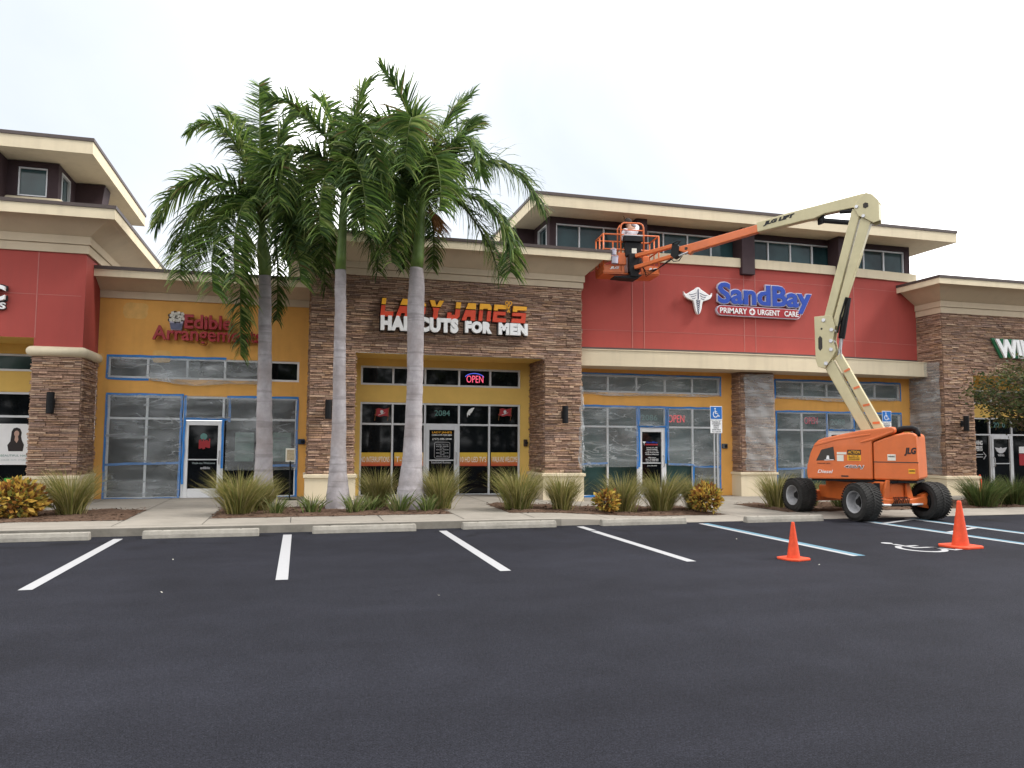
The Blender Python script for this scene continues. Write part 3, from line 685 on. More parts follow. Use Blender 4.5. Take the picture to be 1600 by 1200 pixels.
# ================================================================== ochre shop
A2 = empty('shop_building', (-2.4, 21.4, 0), 'low ochre stucco shop behind the palms with windows masked in plastic and blue tape', 'building')
XL = .21
h2 = [(-4.72, -.05, 3.19, 3.74), (-4.69, -.07, .13, 2.76)]
mb = MB(); wall_holes(mb, -4.955, XL, .08, 5.25, BK, h2); mb.build('wall', M['orange'], A2)
cornice(A2, [(-4.955, BK), (XL, BK)], 5.22, 5.40, 5.66, 5.84, .72, bands=False)
mb = MB(); mb.quad((-4.95, 20.75, 5.88), (XL, 20.75, 5.88), (XL, 32, 5.88), (-4.95, 32, 5.88)); mb.build('roof', M['roof'], A2)
window(A2, -4.72, -.05, 3.19, 3.74, BK, [-3.79, -2.85, -1.93, -1.0], (), 'transom_window', 'glass', 'white_alu')
pw = window(A2, -4.69, -.07, .13, 2.76, BK, [-3.77, -2.89, -1.93, -1.0], (2.17,), 'storefront_window', 'glass', 'white_alu', skip=(-2.89, -1.93, 2.2))
dr = door(A2, -2.86, -1.95, .13, 2.13, BK, 'white_alu')
# primer patches
for (l, t_, r_, b_, sd_) in ((192, 474, 232, 497, 1), (238, 548, 268, 566, 2), (150, 552, 163, 570, 3)):
    R_ = random.Random(sd_); a = at(l, b_, Y=BK); c = at(r_, t_, Y=BK); n = 22; cx, cz, rx, rz = (a.x+c.x)/2, (a.z+c.z)/2, (c.x-a.x)/2, (c.z-a.z)/2
    P = []
    for k in range(n):
        q = 2*PI*k/n; cc, ss = math.cos(q), math.sin(q); s4 = (abs(cc)**9+abs(ss)**9)**(-1/9); j = R_.uniform(.93, 1.04); P.append((cx+rx*cc*s4*j, BK-.003, cz+rz*ss*s4*j))
    mb = MB(); mb.add(P, [tuple(range(n))]); mb.build('primer_patch', M['primer'], A2)
# posters behind the film
for (l, r_) in ((366, 397), (425, 455)):
    a = at(l, 721, Y=BK); c = at(r_, 676, Y=BK); mb = MB(); mb.box(a.x, c.x, BK+.052, BK+.06, a.z, c.z)
    ps = mb.build('poster', mat('faded poster', (.13, .19, .165), .6, .2, var=.3, scale=5), pw)
for (l, t_, r_, b_) in ((369, 683, 392, 687), (371, 689, 389, 692), (427, 683, 448, 687), (428, 689, 446, 692)):
    text('lettering', 'ARRANGEMENTS' if b_ == 687 else 'DELICIOUS', (l, t_, r_, b_), BK+.05, M['black_text'], pw, .003, .0)
mb = MB(); mb.box(at(364, 750, Y=BK).x, at(366+30, 750, Y=BK).x, BK+.05, BK+.06, at(380, 744, Y=BK).z, at(380, 722, Y=BK).z); 
# decals on the door
g2 = [x for x in bpy.data.objects if x.parent == dr and x.name.startswith('glass')][0]
mb = MB(); c = at(318, 682, Y=BK); mb.lathe([(0, 0), (.085, 0)], 18, 'Y', (c.x, BK+.066, c.z)); mb.build('decal', M['teal_text'], dr)
a = at(310, 700, Y=BK); c = at(328, 688, Y=BK)
mb = MB(); R_ = random.Random(3)
for k in range(9):
    x = a.x+(c.x-a.x)*(k+.5)/9; mb.box(x-.016, x+.016, BK+.062, BK+.067, a.z+R_.uniform(-.03, .02), c.z+R_.uniform(-.03, .05))
mb.build('decal', M['sign_rose'], dr)
text('lettering', 'edible', (313, 729, 328, 733), BK+.067, M['door_text'], dr, .004, .01)
text('lettering', 'Walk-ins Welcome', (300, 722, 336, 725), BK+.067, M['grey'], dr, .004, .0)

# ================================================================== stone fronted shop in the middle
A3 = empty('shop_building', (3.8, 20, 0), 'tall ledge stone shop front with a recessed mustard entrance and flared cornice', 'building')
SX0, SX1, OX0, OX1, OZ = .21, 7.47, 1.33, 6.42, 3.90
stones(A3, [((SX0, FR), (1, 0), (0, -1), SX1-SX0, .78, 5.92, [(OX0-SX0, OX1-SX0, 0, OZ)]),
            ((OX0, BK), (0, -1), (-1, 0), BK-FR, .78, OZ, []) if False else ((OX1, BK), (0, -1), (-1, 0), BK-FR, .78, OZ, []),
            ((OX0, FR), (0, 1), (1, 0), BK-FR, .78, OZ, []), ((SX0, 21.5), (0, -1), (-1, 0), 1.5, .78, 5.92, []), ((SX1, FR), (0, 1), (1, 0), 1.5, .78, 5.92, [])], 23)
mb = MB(); mb.quad((OX0, FR+.01, OZ), (OX1, FR+.01, OZ), (OX1, BK, OZ), (OX0, BK, OZ)); mb.build('soffit', M['yellow'], A3)
for a, b in ((SX0, OX0), (OX1, SX1)):
    mb = MB(); mb.sweep([(a, BK), (a, FR), (b, FR), (b, BK)], [(.06, 0), (.06, .69), (.10, .71), (.10, .78), (0, .80)]); mb.build('pier_base', M['cream'], A3)
h3 = [(1.58, 6.13, 3.17, 3.70), (1.58, 6.13, .11, 2.70)]
mb = MB(); wall_holes(mb, OX0, OX1, .05, OZ, BK, h3); mb.build('wall', M['yellow'], A3)
cornice(A3, [(SX0, 27), (SX0, FR), (SX1, FR), (SX1, 27)], 5.90, 6.24, 6.64, 6.84, .64)
mb = MB(); mb.quad((SX0-.6, 19.4, 6.9), (SX1+.6, 19.4, 6.9), (SX1+.6, 27, 6.9), (SX0-.6, 27, 6.9)); mb.build('roof', M['roof'], A3)
def X3(px, py=640): return at(px, py, Y=BK+.06).x
mm = [X3(q) for q in (613.5, 664, 717, 764.5)]
window(A3, 1.58, 6.13, 3.17, 3.70, BK, [X3(614.5, 585), X3(664.5, 585), X3(717.5, 585), X3(766, 585)], (), 'transom_window')
pw3 = window(A3, 1.58, 6.13, .11, 2.70, BK, mm, (2.10,), 'storefront_window', skip=(mm[1], mm[2], 2.1))
dr3 = door(A3, mm[1]+.028, mm[2]-.028, .11, 2.07, BK)
text('lettering', '2084', (679, 641, 703, 650), BK+.082, M['teal_text'], pw3, .004, .01)
# flag decals
for cx in (596.5, 789):
    c = at(cx, 645, Y=BK+.08); mb = MB()
    mb.prism([(-.17, .10), (-.08, .13), (.05, .10), (.20, .14), (.18, .02), (.20, -.10), (.06, -.08), (-.06, -.11), (-.20, -.07), (-.15, .02)], lambda u, v, d: (c.x+u, d, c.z+v), BK+.083, BK+.079); q = mb.build('decal', M['sign_rose'], pw3)
    mb = MB(); mb.lathe([(0, 0), (.045, 0)], 12, 'Y', (c.x, BK+.076, c.z+.03)); mb.box(c.x-.02, c.x+.02, BK+.075, BK+.077, c.z-.04, c.z); 
    mb.add([(c.x-.1, BK+.076, c.z-.06), (c.x-.09, BK+.076, c.z-.075), (c.x+.1, BK+.076, c.z+.0), (c.x+.09, BK+.076, c.z+.012)], [(0, 1, 2, 3)]); mb.build('decal', M['door_text'], pw3)
    mb = MB(); mb.bar((c.x-.19, BK+.08, c.z-.22), (c.x-.15, BK+.08, c.z+.1), .018, .006); mb.bar((c.x+.16, BK+.08, c.z-.22), (c.x+.20, BK+.08, c.z+.15), .018, .006); mb.build('decal', M['brown'], pw3)
c = at(735, 645, Y=BK+.08)
mb = MB(); mb.prism([(-.09, -.13), (-.10, -.02), (-.05, .08), (.03, .13), (.12, .15), (.07, .06), (.05, .02), (.0, -.02), (-.02, -.08), (-.06, -.05)], lambda u, v, d: (c.x+u, d, c.z+v), BK+.083, BK+.078); mb.build('decal', M['white'], pw3)
c = at(640, 643, Y=BK+.08)
mb = MB(); mb.tube([(c.x+.08*math.cos(a), BK+.08, c.z+.09*math.sin(a)) for a in [math.radians(q) for q in range(60, 330, 20)]], .012, 5); mb.build('decal', M['door_text'], pw3)
# banner strips
def banner_mat():
    m, t, b = new_mat('yellow to orange banner print'); N, L = t.nodes, t.links
    tc = N.new('ShaderNodeTexCoord'); sx = N.new('ShaderNodeSeparateXYZ'); L.new(tc.outputs['Generated'], sx.inputs[0]); r = N.new('ShaderNodeValToRGB')
    r.color_ramp.elements[0].position = .1; r.color_ramp.elements[0].color = (.50, .075, .025, 1); r.color_ramp.elements[1].position = .75; r.color_ramp.elements[1].color = (.62, .40, .035, 1)
    L.new(sx.outputs['Z'], r.inputs[0]); L.new(r.outputs[0], b.inputs['Base Color']); b.inputs['Roughness'].default_value = .5; return m
M['banner'] = banner_mat()
for (l, r_, s_) in ((561.5, 610.5, 'NO INTERRUPTIONS'), (616, 662, 'T-SHIRTS'), (717.5, 761.5, '10 HD LED TV\'S'), (767, 810, 'WALK-INS WELCOME')):
    plate('banner', (l, 707, r_, 728), BK+.082, M['banner'], pw3, .006)
    text('lettering', s_, (l+2, 713.5, r_-2, 722), BK+.0745, M['white'], pw3, .003, -.004)
# door lettering
yb = BK+.066
text('lettering', 'LADY JANE\'S', (675, 674, 706, 678), yb, M['sign_yellow'], dr3, .003, .02)
text('lettering', 'HAIRCUTS FOR MEN', (675, 678.6, 706, 681), yb, M['white'], dr3, .003, .02)
text('lettering', '(727)-386-2948', (675.5, 684.5, 705.5, 688), yb, M['white'], dr3, .003, .01)
for i, s_ in enumerate(('Monday - Thursday', '9:00 AM - 9:00 PM', 'Friday', '9:00 AM - 8:00 PM', 'Saturday', '8:00 AM - 6:00 PM', 'Sunday', '9:00 AM - 5:00 PM')):
    wd = 9.6 if len(s_) > 9 else 3.4
    text('lettering', s_, (691-wd, 694.2+i*2.55, 691+wd, 696+i*2.55), yb, M['door_text'], dr3, .003, 0)
text('lettering', 'Established Business', (674, 720.5, 704, 724), yb, M['door_text'], dr3, .003, 0)
mb = MB(); a = at(678.5, 716, Y=yb); c = at(703, 691, Y=yb); r_ = .05
rr = []
for (cx_, cz_, a0) in ((c.x-r_, c.z-r_, 0), (a.x+r_, c.z-r_, 90), (a.x+r_, a.z+r_, 180), (c.x-r_, a.z+r_, 270)):
    for k in range(4): q = math.radians(a0+30*k); rr.append((cx_+r_*math.cos(q), yb, cz_+r_*math.sin(q)))
mb.tube(rr+[rr[0]], .005, 4); mb.build('decal', M['door_text'], dr3)

# ================================================================== curved red clinic
A4 = empty('shop_building', (13.5, 21, 0), 'wide curved brick red shop with cream canopy band and long dark clerestory under eaves', 'building')
def arcY(x, y0=21.0, bow=.34): return y0-bow*(1-((x-13.6)/6.1)**2)
NX = 30; cx = [7.48+(19.72-7.48)*i/NX for i in range(NX+1)]
arc = [(x, arcY(x)) for x in cx]
mb = MB(); mb.sweep(arc, [(0, 4.3), (0, 7.03)]); mb.build('upper_wall', M['red'], A4, smooth=True)
mb = MB()
for px in (989.5, 1007.5, 1160, 1177.5, 1335):
    c = at(px, 480, Y=20.75); x = c.x; y = arcY(x); mb.box(x-.011, x+.011, y-.006, y+.02, 4.4, 6.85)
mb.sweep(arc, [(.001, 4.905), (.005, 4.905), (.005, 4.917), (.001, 4.917)]); mb.sweep(arc, [(.001, 6.64), (.004, 6.64), (.004, 6.65), (.001, 6.65)]); mb.build('control_joint', M['joint'], A4)
mb = MB(); mb.sweep(arc, [(0, 7.0), (.07, 7.0), (.07, 7.27), (0, 7.3)]); mb.build('parapet_band', M['cream'], A4)
mb = MB()
for (a, b), (c, d) in zip(arc[:-1], arc[1:]): mb.quad((a, b, 7.298), (c, d, 7.298), (c, 23, 7.32), (a, 23, 7.32))
mb.build('roof', M['cream'], A4)
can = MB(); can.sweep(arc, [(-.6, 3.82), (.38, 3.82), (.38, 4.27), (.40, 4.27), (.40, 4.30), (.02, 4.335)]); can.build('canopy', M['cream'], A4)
can = MB(); can.sweep(arc, [(.012, 4.337), (.012, 4.40), (0, 4.40)]); can.build('shadow_gap', M['cap'], A4)  # dark painted strip standing for the shadow gap above the canopy
mb = MB()
for (a, b), (c, d) in zip(arc[:-1], arc[1:]): mb.quad((a, b-.36, 3.815), (c, d-.36, 3.815), (c, 21.5, 3.815), (a, 21.5, 3.815))
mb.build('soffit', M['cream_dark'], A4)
h4 = [(7.7, 12.6, 3.12, 3.65), (7.7, 12.6, .02, 2.70), (14.56, 19.34, 3.10, 3.63), (14.56, 19.36, .02, 2.64)]
mb = MB(); wall_holes(mb, 7.48, 19.74, -.05, 3.82, BK, h4); mb.build('wall', M['orange'], A4)
def X4(px, py): return at(px, py, Y=BK+.06).x
window(A4, 7.7, 12.6, 3.12, 3.65, BK, [X4(949.5, 600), X4(994, 600), X4(1038.5, 600), X4(1081, 600)], (), 'transom_window', 'glass_green')
m4 = [X4(q, 640) for q in (949, 996, 1038.5, 1081.5)]
pw4 = window(A4, 7.7, 12.6, .02, 2.70, BK, m4, (2.10,), 'storefront_window', 'glass_green', 'white_alu', skip=(m4[1], m4[2], 2.1))
dr4 = door(A4, m4[1]+.028, m4[2]-.028, .02, 2.07, BK, 'white_alu')
window(A4, 14.56, 19.34, 3.10, 3.63, BK, [X4(1253, 610), X4(1291, 610), X4(1329, 610), X4(1366, 610)], (), 'transom_window', 'glass_green')
m5 = [X4(q, 650) for q in (1252, 1292, 1331, 1368)]
pw5 = window(A4, 14.56, 19.36, .02, 2.64, BK, m5, (2.06,), 'storefront_window', 'glass_green', 'white_alu', skip=(m5[1], m5[2], 2.1))
door(A4, m5[1]+.028, m5[2]-.028, .02, 2.03, BK, 'white_alu')
text('lettering', '2086', (1002, 648, 1027, 657), BK+.082, M['teal_text'], pw4, .004, .01)
text('lettering', '2088', (1298, 655, 1320, 664), BK+.082, M['teal_text'], pw5, .004, .01)
yb = BK+.066
mb = MB(); c = at(1006.5, 692, Y=yb); mb.prism([(-.06, .04), (.06, .04), (.03, .0), (.012, -.005), (0, -.08), (-.012, -.005), (-.03, 0)], lambda u, v, d: (c.x+u, d, c.z+v), yb, yb-.003); mb.build('decal', M['white'], dr4)
text('lettering', 'SandBay', (1009.5, 689.8, 1028, 693), yb, M['blue'], dr4, .003, .03)
plate('decal', (1008.5, 693.6, 1028, 695.6), yb, M['sign_red'], dr4, .003)
for y_, s_, wd in ((699.5, 'Primary Care MD', 8.5), (702, 'Board Certified', 8.2), (704.8, 'Urgent Care MD', 9.5), (707.4, 'Family Medicine MD', 10.7), (710, 'Walk-ins Welcome', 10.4), (715, 'Office Hours', 6.3), (717.6, 'Mon - Fri 8AM-8PM', 9.8), (720.2, 'Saturday 9AM-5PM', 9.8), (722.8, 'Sunday Closed', 7.8), (728, '(727) 386-5555', 7.4)):
    text('lettering', s_, (1018.8-wd, y_-.9, 1018.8+wd, y_+.9), yb, M['white'], dr4, .003, .01)
# stone pier between the two glazed bays
PX0, PX1, PY = 13.02, 14.16, 20.92
stones(A4, [((PX0, PY), (1, 0), (0, -1), PX1-PX0, .74, 3.81, []), ((PX0, BK), (0, -1), (-1, 0), BK-PY, .74, 3.81, []), ((PX1, PY), (0, 1), (1, 0), BK-PY, .74, 3.81, [])], 31, tone=1.0)
mb = MB(); mb.sweep([(PX0, BK), (PX0, PY), (PX1, PY), (PX1, BK)], [(.05, -.05), (.05, .66), (.09, .68), (.09, .74), (0, .76)]); mb.build('pier_base', M['cream'], A4)
# clerestory
CY, CX0, CX1 = 21.03, 6.88, 19.56
kq = 21.03/22; grp = [(a*kq, b*kq, [q*kq for q in c]) for a, b, c in [(7.41, 9.92, [8.18, 8.99, ]), (10.46, 13.62, [11.03, 11.88, 12.72]), (14.25, 17.38, [14.84, 15.69, 16.53]), (17.95, 20.26, [18.60, 19.42])]]
mb = MB(); wall_holes(mb, CX0, CX1, 7.0, 8.215, CY, [(a, b, 7.29, 8.035) for a, b, _ in grp], .1)
mb.quad((CX0, CY, 7.0), (CX0, CY, 8.215), (CX0, CY+.25, 8.215), (CX0, CY+.25, 7.0)); mb.quad((CX0, CY+1.1, 7.0), (CX0, CY+1.1, 8.215), (CX0, 27, 8.215), (CX0, 27, 7.0)); mb.quad((CX0, CY+.25, 8.035), (CX0, CY+.25, 8.215), (CX0, CY+1.1, 8.215), (CX0, CY+1.1, 8.035)); mb.quad((CX0, CY+.25, 7.0), (CX0, CY+.25, 7.29), (CX0, CY+1.1, 7.29), (CX0, CY+1.1, 7.0))
mb.quad((CX1, CY, 7.0), (CX1, 27, 7.0), (CX1, 27, 8.215), (CX1, CY, 8.215)); mb.build('tower_wall', M['purple'], A4)
for a, b, q in grp: window(A4, a, b, 7.29, 8.035, CY, q, (), 'clerestory_window', 'glass_teal', fw=.045)
mb = MB(); mb.quad((CX0+.06, CY+.25, 7.29), (CX0+.06, CY+1.1, 7.29), (CX0+.06, CY+1.1, 8.035), (CX0+.06, CY+.25, 8.035)); p = mb.build('clerestory_window', M['glass_teal'], A4)
mb = MB(); mb.box(CX0-.02, CX0+.05, CY+.25, CY+.29, 7.33, 7.995); mb.box(CX0-.02, CX0+.05, CY+1.06, CY+1.1, 7.33, 7.995); mb.box(CX0-.02, CX0+.05, CY+.25, CY+1.1, 7.995, 8.035); mb.build('frame', M['alu'], p)
for px0, px1, zb in ((995, 1012, 6.8), (1160, 1180, 6.78), (1311, 1331, 6.78)):
    x0, x1 = at(px0, 420, Y=20.5).x, at(px1, 420, Y=20.5).x
    mb = MB(); mb.box(x0, x1, 20.5, CY, zb, 8.215); mb.build('buttress', M['purple'], A4, bevel=.01)
for s_, x in ((-1, CX0), ):
    mb = MB(); mb.prism([(x, 7.0), (x-.5, 7.29), (x-.74, 8.215), (x, 8.215)], lambda u, v, d: (u, d, v), CY+1.5, CY+2.2); mb.build('eaves_bracket', M['purple'], A4)
eaves(A4, 6.16, 20.58, 20.08, 27, 8.215, 8.53)

# ================================================================== stone shop at the far end
A5 = empty('shop_building', (22, 20, 0), 'brown ledge stone shop behind the lift with a pale flared cornice and dark recessed glass', 'building')
WX0, WO = 19.76, 20.92
stones(A5, [((WX0, FR), (1, 0), (0, -1), 12, .62, 5.86, [(WO-WX0, 7.5, 0, 3.86)]), ((WX0, 21.5), (0, -1), (-1, 0), 1.5, .62, 5.86, []), ((WO, FR), (0, 1), (1, 0), 1.4, .62, 3.86, []), ((27.26, BK), (0, -1), (-1, 0), 1.4, .62, 3.86, [])], 41, tone=.95)
mb = MB(); mb.quad((WO, FR+.01, 3.86), (27.26, FR+.01, 3.86), (27.26, BK, 3.86), (WO, BK, 3.86)); mb.build('soffit', M['yellow'], A5)
for a, b in ((WX0, WO), (27.26, 31.76)):
    mb = MB(); mb.sweep([(a, BK), (a, FR), (b, FR), (b, BK)], [(.06, -.05), (.06, .53), (.10, .55), (.10, .62), (0, .64)]); mb.build('pier_base', M['cream'], A5)
h5 = [(21.2, 26.9, 3.02, 3.52), (21.2, 26.9, -.02, 2.56)]
mb = MB(); wall_holes(mb, WO, 27.26, -.05, 3.86, BK, h5); mb.build('wall', M['yellow'], A5)
window(A5, 21.2, 26.9, 3.02, 3.52, BK, [23.2, 24.4, 25.6], (), 'transom_window', 'glass_green')
dl, d_r = at(1549, 680, Y=BK).x, at(1582, 680, Y=BK).x
pw6 = window(A5, 21.2, 26.9, -.02, 2.56, BK, [dl-.02, d_r+.02, 25.6], (1.97,), 'storefront_window', skip=(dl-.02, d_r+.02, 2))
dr6 = door(A5, dl+.01, d_r-.01, -.02, 1.94, BK, hinge='r')
text('lettering', '2090', (1552, 660, 1570, 668), BK+.082, M['teal_text'], pw6, .004, .01)
text('lettering', 'WING', (1523.5, 688.5, 1535, 695.5), BK+.082, M['white'], pw6, .004, .03)
text('lettering', 'EXPERTS', (1520, 697, 1535, 704.5), BK+.082, M['white'], pw6, .004, .03)
mb = MB()
for z_ in (710, 714): 
    a = at(1519, z_, Y=BK+.08); c = at(1536, z_, Y=BK+.08); mb.box(a.x, c.x, BK+.078, BK+.083, a.z-.012, a.z+.012)
c = at(1536, 712, Y=BK+.08); mb.bar((c.x+.02, BK+.08, c.z+.12), (c.x+.13, BK+.08, c.z), .022, .01, (0, 1, 0)); mb.bar((c.x+.13, BK+.08, c.z), (c.x+.02, BK+.08, c.z-.12), .022, .01, (0, 1, 0)); mb.build('decal', M['door_text'], pw6)
c = at(1564, 703, Y=BK+.06)
mb = MB(); mb.prism([(-.27, .09), (-.06, .06), (0, .10), (.06, .06), (.27, .09), (.17, -.05), (.06, -.12), (-.06, -.12), (-.17, -.05)], lambda u, v, d: (c.x+u, d, c.z+v), BK+.066, BK+.062); mb.build('decal', M['door_text'], dr6)
text('lettering', 'WING', (1559, 709.5, 1569, 713), BK+.066, M['door_text'], dr6, .003, .02)
plate('poster', (1592, 698, 1606, 708), BK+.085, M['white'], pw6, .006); plate('poster', (1592.5, 709, 1606, 727), BK+.085, M['sign_red'], pw6, .006)
cornice(A5, [(WX0, 27), (WX0, FR), (33, FR)], 5.84, 6.22, 6.62, 6.80, .86)
mb = MB(); mb.quad((WX0-.8, 19.2, 6.86), (33, 19.2, 6.86), (33, 27, 6.86), (WX0-.8, 27, 6.86)); mb.build('roof', M['roof'], A5)

# ================================================================== wall lamps and small boxes
sconce(82, 630, FR-.05, 'black cylinder wall lamp on the stone pier beside the red hall', True)
sconce(513, 640, FR-.05, 'black cylinder wall lamp on the middle stone front, half hidden by a palm trunk')
sconce(880, 648, FR-.05, 'black cylinder wall lamp on the middle stone front beside the plastic covered clinic windows')
sconce(1503, 662, FR-.05, 'black cylinder wall lamp on the stone shop behind the orange lift')
def wall_box(px, py, Y, label, material, w_=.11, h=.12, group=None):
    p = at(px, py, Y=Y); r = empty('wall_box', p, label, 'wall box', group)
    b = MB(); b.box(p.x-w_, p.x+w_, Y-.075, Y+.005, p.z-h, p.z+h); b.build('housing', material, r, bevel=.02)
    b = MB(); b.lathe([(0, -.105), (.045, -.1), (.05, -.07)], 14, 'Y', (p.x+.02, Y, p.z)); b.build('lens', M['black'], r)
wall_box(471, 690, BK, 'small dark blue box on the ochre wall beside the menu stand', mat('dark blue box', (.02, .05, .1), .5), .09, .07)
wall_box(820.5, 692, BK, 'small brown keypad box on the mustard entrance wall', mat('brown box', (.05, .03, .02), .5), .055, .10)
wall_box(1131.5, 697, BK, 'small grey box on the ochre wall by the accessible parking sign', mat('grey box', (.09, .10, .11), .5), .09, .075)

# ================================================================== masking film and tape
G = 'masking plastic sheets on the shopfronts'
ZA, ZB, ZH = .16, 2.17, 2.76
film('clear plastic taped in blue over the ochre shop window panes beside the brick red hall', -4.70, -2.93, .15, 2.77, BK, 1,
     [((-4.70, .14), (-4.70, 2.78)), ((-4.72, 2.78), (-2.9, 2.78)), ((-2.95, .12), (-2.95, 2.78)), ((-4.70, 1.0), (-2.95, 1.05)), ((-4.72, .14), (-2.93, .14))], 0, G)
film('small clear plastic sheet with blue tape above the ochre shop door', -2.86, -1.76, 2.2, 2.77, BK-.01, 2,
     [((-2.86, 2.17), (-2.86, 2.78)), ((-2.88, 2.18), (-1.8, 2.17)), ((-1.78, 2.1), (-1.78, 2.76)), ((-2.88, .5), (-2.86, 2.2)), ((-1.93, .9), (-1.93, 2.17))], .03, G, 16, 10)
film('clear plastic with blue tape over the posters behind the nearest palm trunk', -1.85, -.05, .85, 2.74, BK, 3,
     [((-.07, .12), (-.07, 2.74)), ((-1.85, 2.76), (-.05, 2.76)), ((-1.0, .98), (-.07, .96)), ((-.6, .13), (-.08, .15))], 0, G)
film('crumpled plastic sheet hanging loose over the narrow upper ochre window', -4.72, -2.55, 3.18, 3.72, BK, 4,
     [((-4.72, 3.17), (-4.72, 3.76)), ((-4.74, 3.755), (-1.9, 3.755)), ((-4.72, 3.17), (-3.75, 3.16))], .0, G, 30, 12)
film('sagging plastic sheet drooping below the narrow upper ochre window frame', -3.72, -.75, 3.14, 3.72, BK-.012, 5, [], .13, G, 34, 12)
film('long plastic sheet sagging over the narrow upper clinic window beside the stone front', 7.72, 12.6, 3.08, 3.66, BK, 6, [((7.7, 3.67), (12.62, 3.67)), ((12.61, 3.08), (12.61, 3.68))], .09, G, 50, 12)
film('plastic sheet over the clinic panes next to the middle stone pier', 7.72, m4[1]-.02, .9, 2.70, BK, 7,
     [((7.7, 2.71), (12.55, 2.70)), ((m4[1]-.04, .85), (m4[1]-.04, 2.7)), ((7.75, .98), (m4[0]-.02, 1.02)), ((7.9, .02), (8.8, .08))], 0, G)
film('small plastic sheet over the number pane above the clinic door', m4[1], m4[2], 2.14, 2.70, BK-.008, 8,
     [((m4[1]+.02, .9), (m4[1]+.02, 2.7)), ((m4[1], 2.12), (m4[2], 2.12)), ((m4[2], 1.0), (m4[2], 2.7))], .03, G, 16, 10)
film('plastic sheet over the clinic panes beside the accessible parking sign', m4[2]+.05, 12.56, .95, 2.68, BK, 9,
     [((m4[2]+.08, 1.1), (m4[2]+.08, 2.68)), ((m4[2]+.08, .98), (m4[3], .96)), ((m4[3], .05), (m4[3], .98)), ((m4[3], .92), (12.56, .88)), ((12.57, .05), (12.57, 2.7))], .04, G)
film('plastic sheet taped over the lowest clinic pane beside the accessible parking sign', m4[3]+.03, 12.55, .05, .9, BK, 15, [((m4[3], .04), (12.58, .03))], 0, G, 14, 12)
film('plastic sheet sagging over the narrow upper clinic window behind the lift boom', 14.58, 19.34, 3.06, 3.64, BK, 10, [((14.55, 3.65), (19.36, 3.65)), ((14.55, 3.05), (14.55, 3.66)), ((19.35, 3.05), (19.35, 3.65))], .07, G, 50, 12)
film('plastic sheet over the glazed bay behind the lift body', 14.6, m5[1]-.03, .5, 2.64, BK, 11,
     [((14.55, 2.65), (19.38, 2.64)), ((14.58, .0), (14.58, 2.66)), ((m5[1]-.06, .3), (m5[1]-.06, 2.65)), ((14.6, .82), (m5[1], .88)), ((m5[0]+.02, .1), (m5[0]+.02, .85))], 0, G)
film('plastic sheet over the door head behind the lift body', m5[1], m5[2], 2.1, 2.64, BK-.008, 12, [((m5[2]+.02, 1.6), (m5[2]+.02, 2.65)), ((m5[1], 2.08), (m5[2], 2.08))], .03, G, 16, 10)
film('plastic sheet over the last glazed clinic panes behind the second accessible sign', m5[2]+.05, 19.35, .6, 2.62, BK, 13, [((19.36, .1), (19.36, 2.65))], 0, G)
def wrap(label, quad, seed, bow=.03, nx=14, nz=34):
    """loose film hung on a stone face; quad: lower and upper edge points"""
    (a, b, c, d) = [Vector(q) for q in quad]; n = (b-a).cross(d-a).normalized()
    root = empty('plastic_sheet', a, label, 'plastic sheet', G); R_ = random.Random(seed); mb = MB(); g = []
    ph = [(R_.uniform(4, 16), R_.uniform(4, 30), R_.uniform(0, 6), R_.uniform(.003, .009)) for _ in range(8)]
    for j in range(nz+1):
        r_ = []
        for i in range(nx+1):
            u, v = i/nx, j/nz; p = a.lerp(b, u).lerp(d.lerp(c, u), v)
            r_.append(p+n*(.075+bow*math.sin(PI*u)+sum(k*(1+math.sin(fx*u+fz*v+q)) for fx, fz, q, k in ph))+(b-a).normalized()*(.02*math.sin(v*23+seed)+.015*math.sin(v*51))*(1 if i in (0, nx) else 0))
        g.append(r_)
    for j in range(nz):
        for i in range(nx): mb.quad(g[j][i], g[j][i+1], g[j+1][i+1], g[j+1][i])
    mb.build('film', M['film_dense' if bow >= .03 else 'film'], root, smooth=True)
wrap('loose plastic sheet wrapped round the free standing stone pier of the clinic', ((PX0+.08, PY, .8), (PX1-.02, PY, .78), (PX1-.03, PY, 3.76), (PX0+.06, PY, 3.74)), 3)
wrap('thin plastic sheet over the shaded stone return behind the orange lift', ((WX0, 21.3, .7), (WX0, 20.05, .66), (WX0, 20.0, 4.25), (WX0, 21.3, 4.3)), 5, .02)
wrap('narrow strip of plastic peeling off the edge of the middle stone front', ((7.36, FR, .95), (7.52, FR-.01, .85), (7.5, FR-.01, 3.1), (7.42, FR, 3.2)), 8, .04, 5, 40)

# ================================================================== signs
# near hall: the end of a sign that runs out of the picture
s1 = empty('shop_sign', at(6, 480, Y=FR), 'end of a white raised letter sign on the brick red stucco hall', 'sign')
text('letters', 'C', (-9, 447, 11.5, 471), FR, M['white'], s1, .09, .05, front=.08); text('letter_backing', 'C', (-9, 447, 11.5, 471), FR, M['black_text'], s1, .06, .06, front=.03, grow=.03)
text('letters', 'RS', (-10, 473, 10.5, 483.5), FR, M['white'], s1, .05, .03, front=.05)
text('letter_backing', 'RS', (-10, 473, 10.5, 483.5), FR, M['black_text'], s1, .03, .05, front=.015, grow=.012)
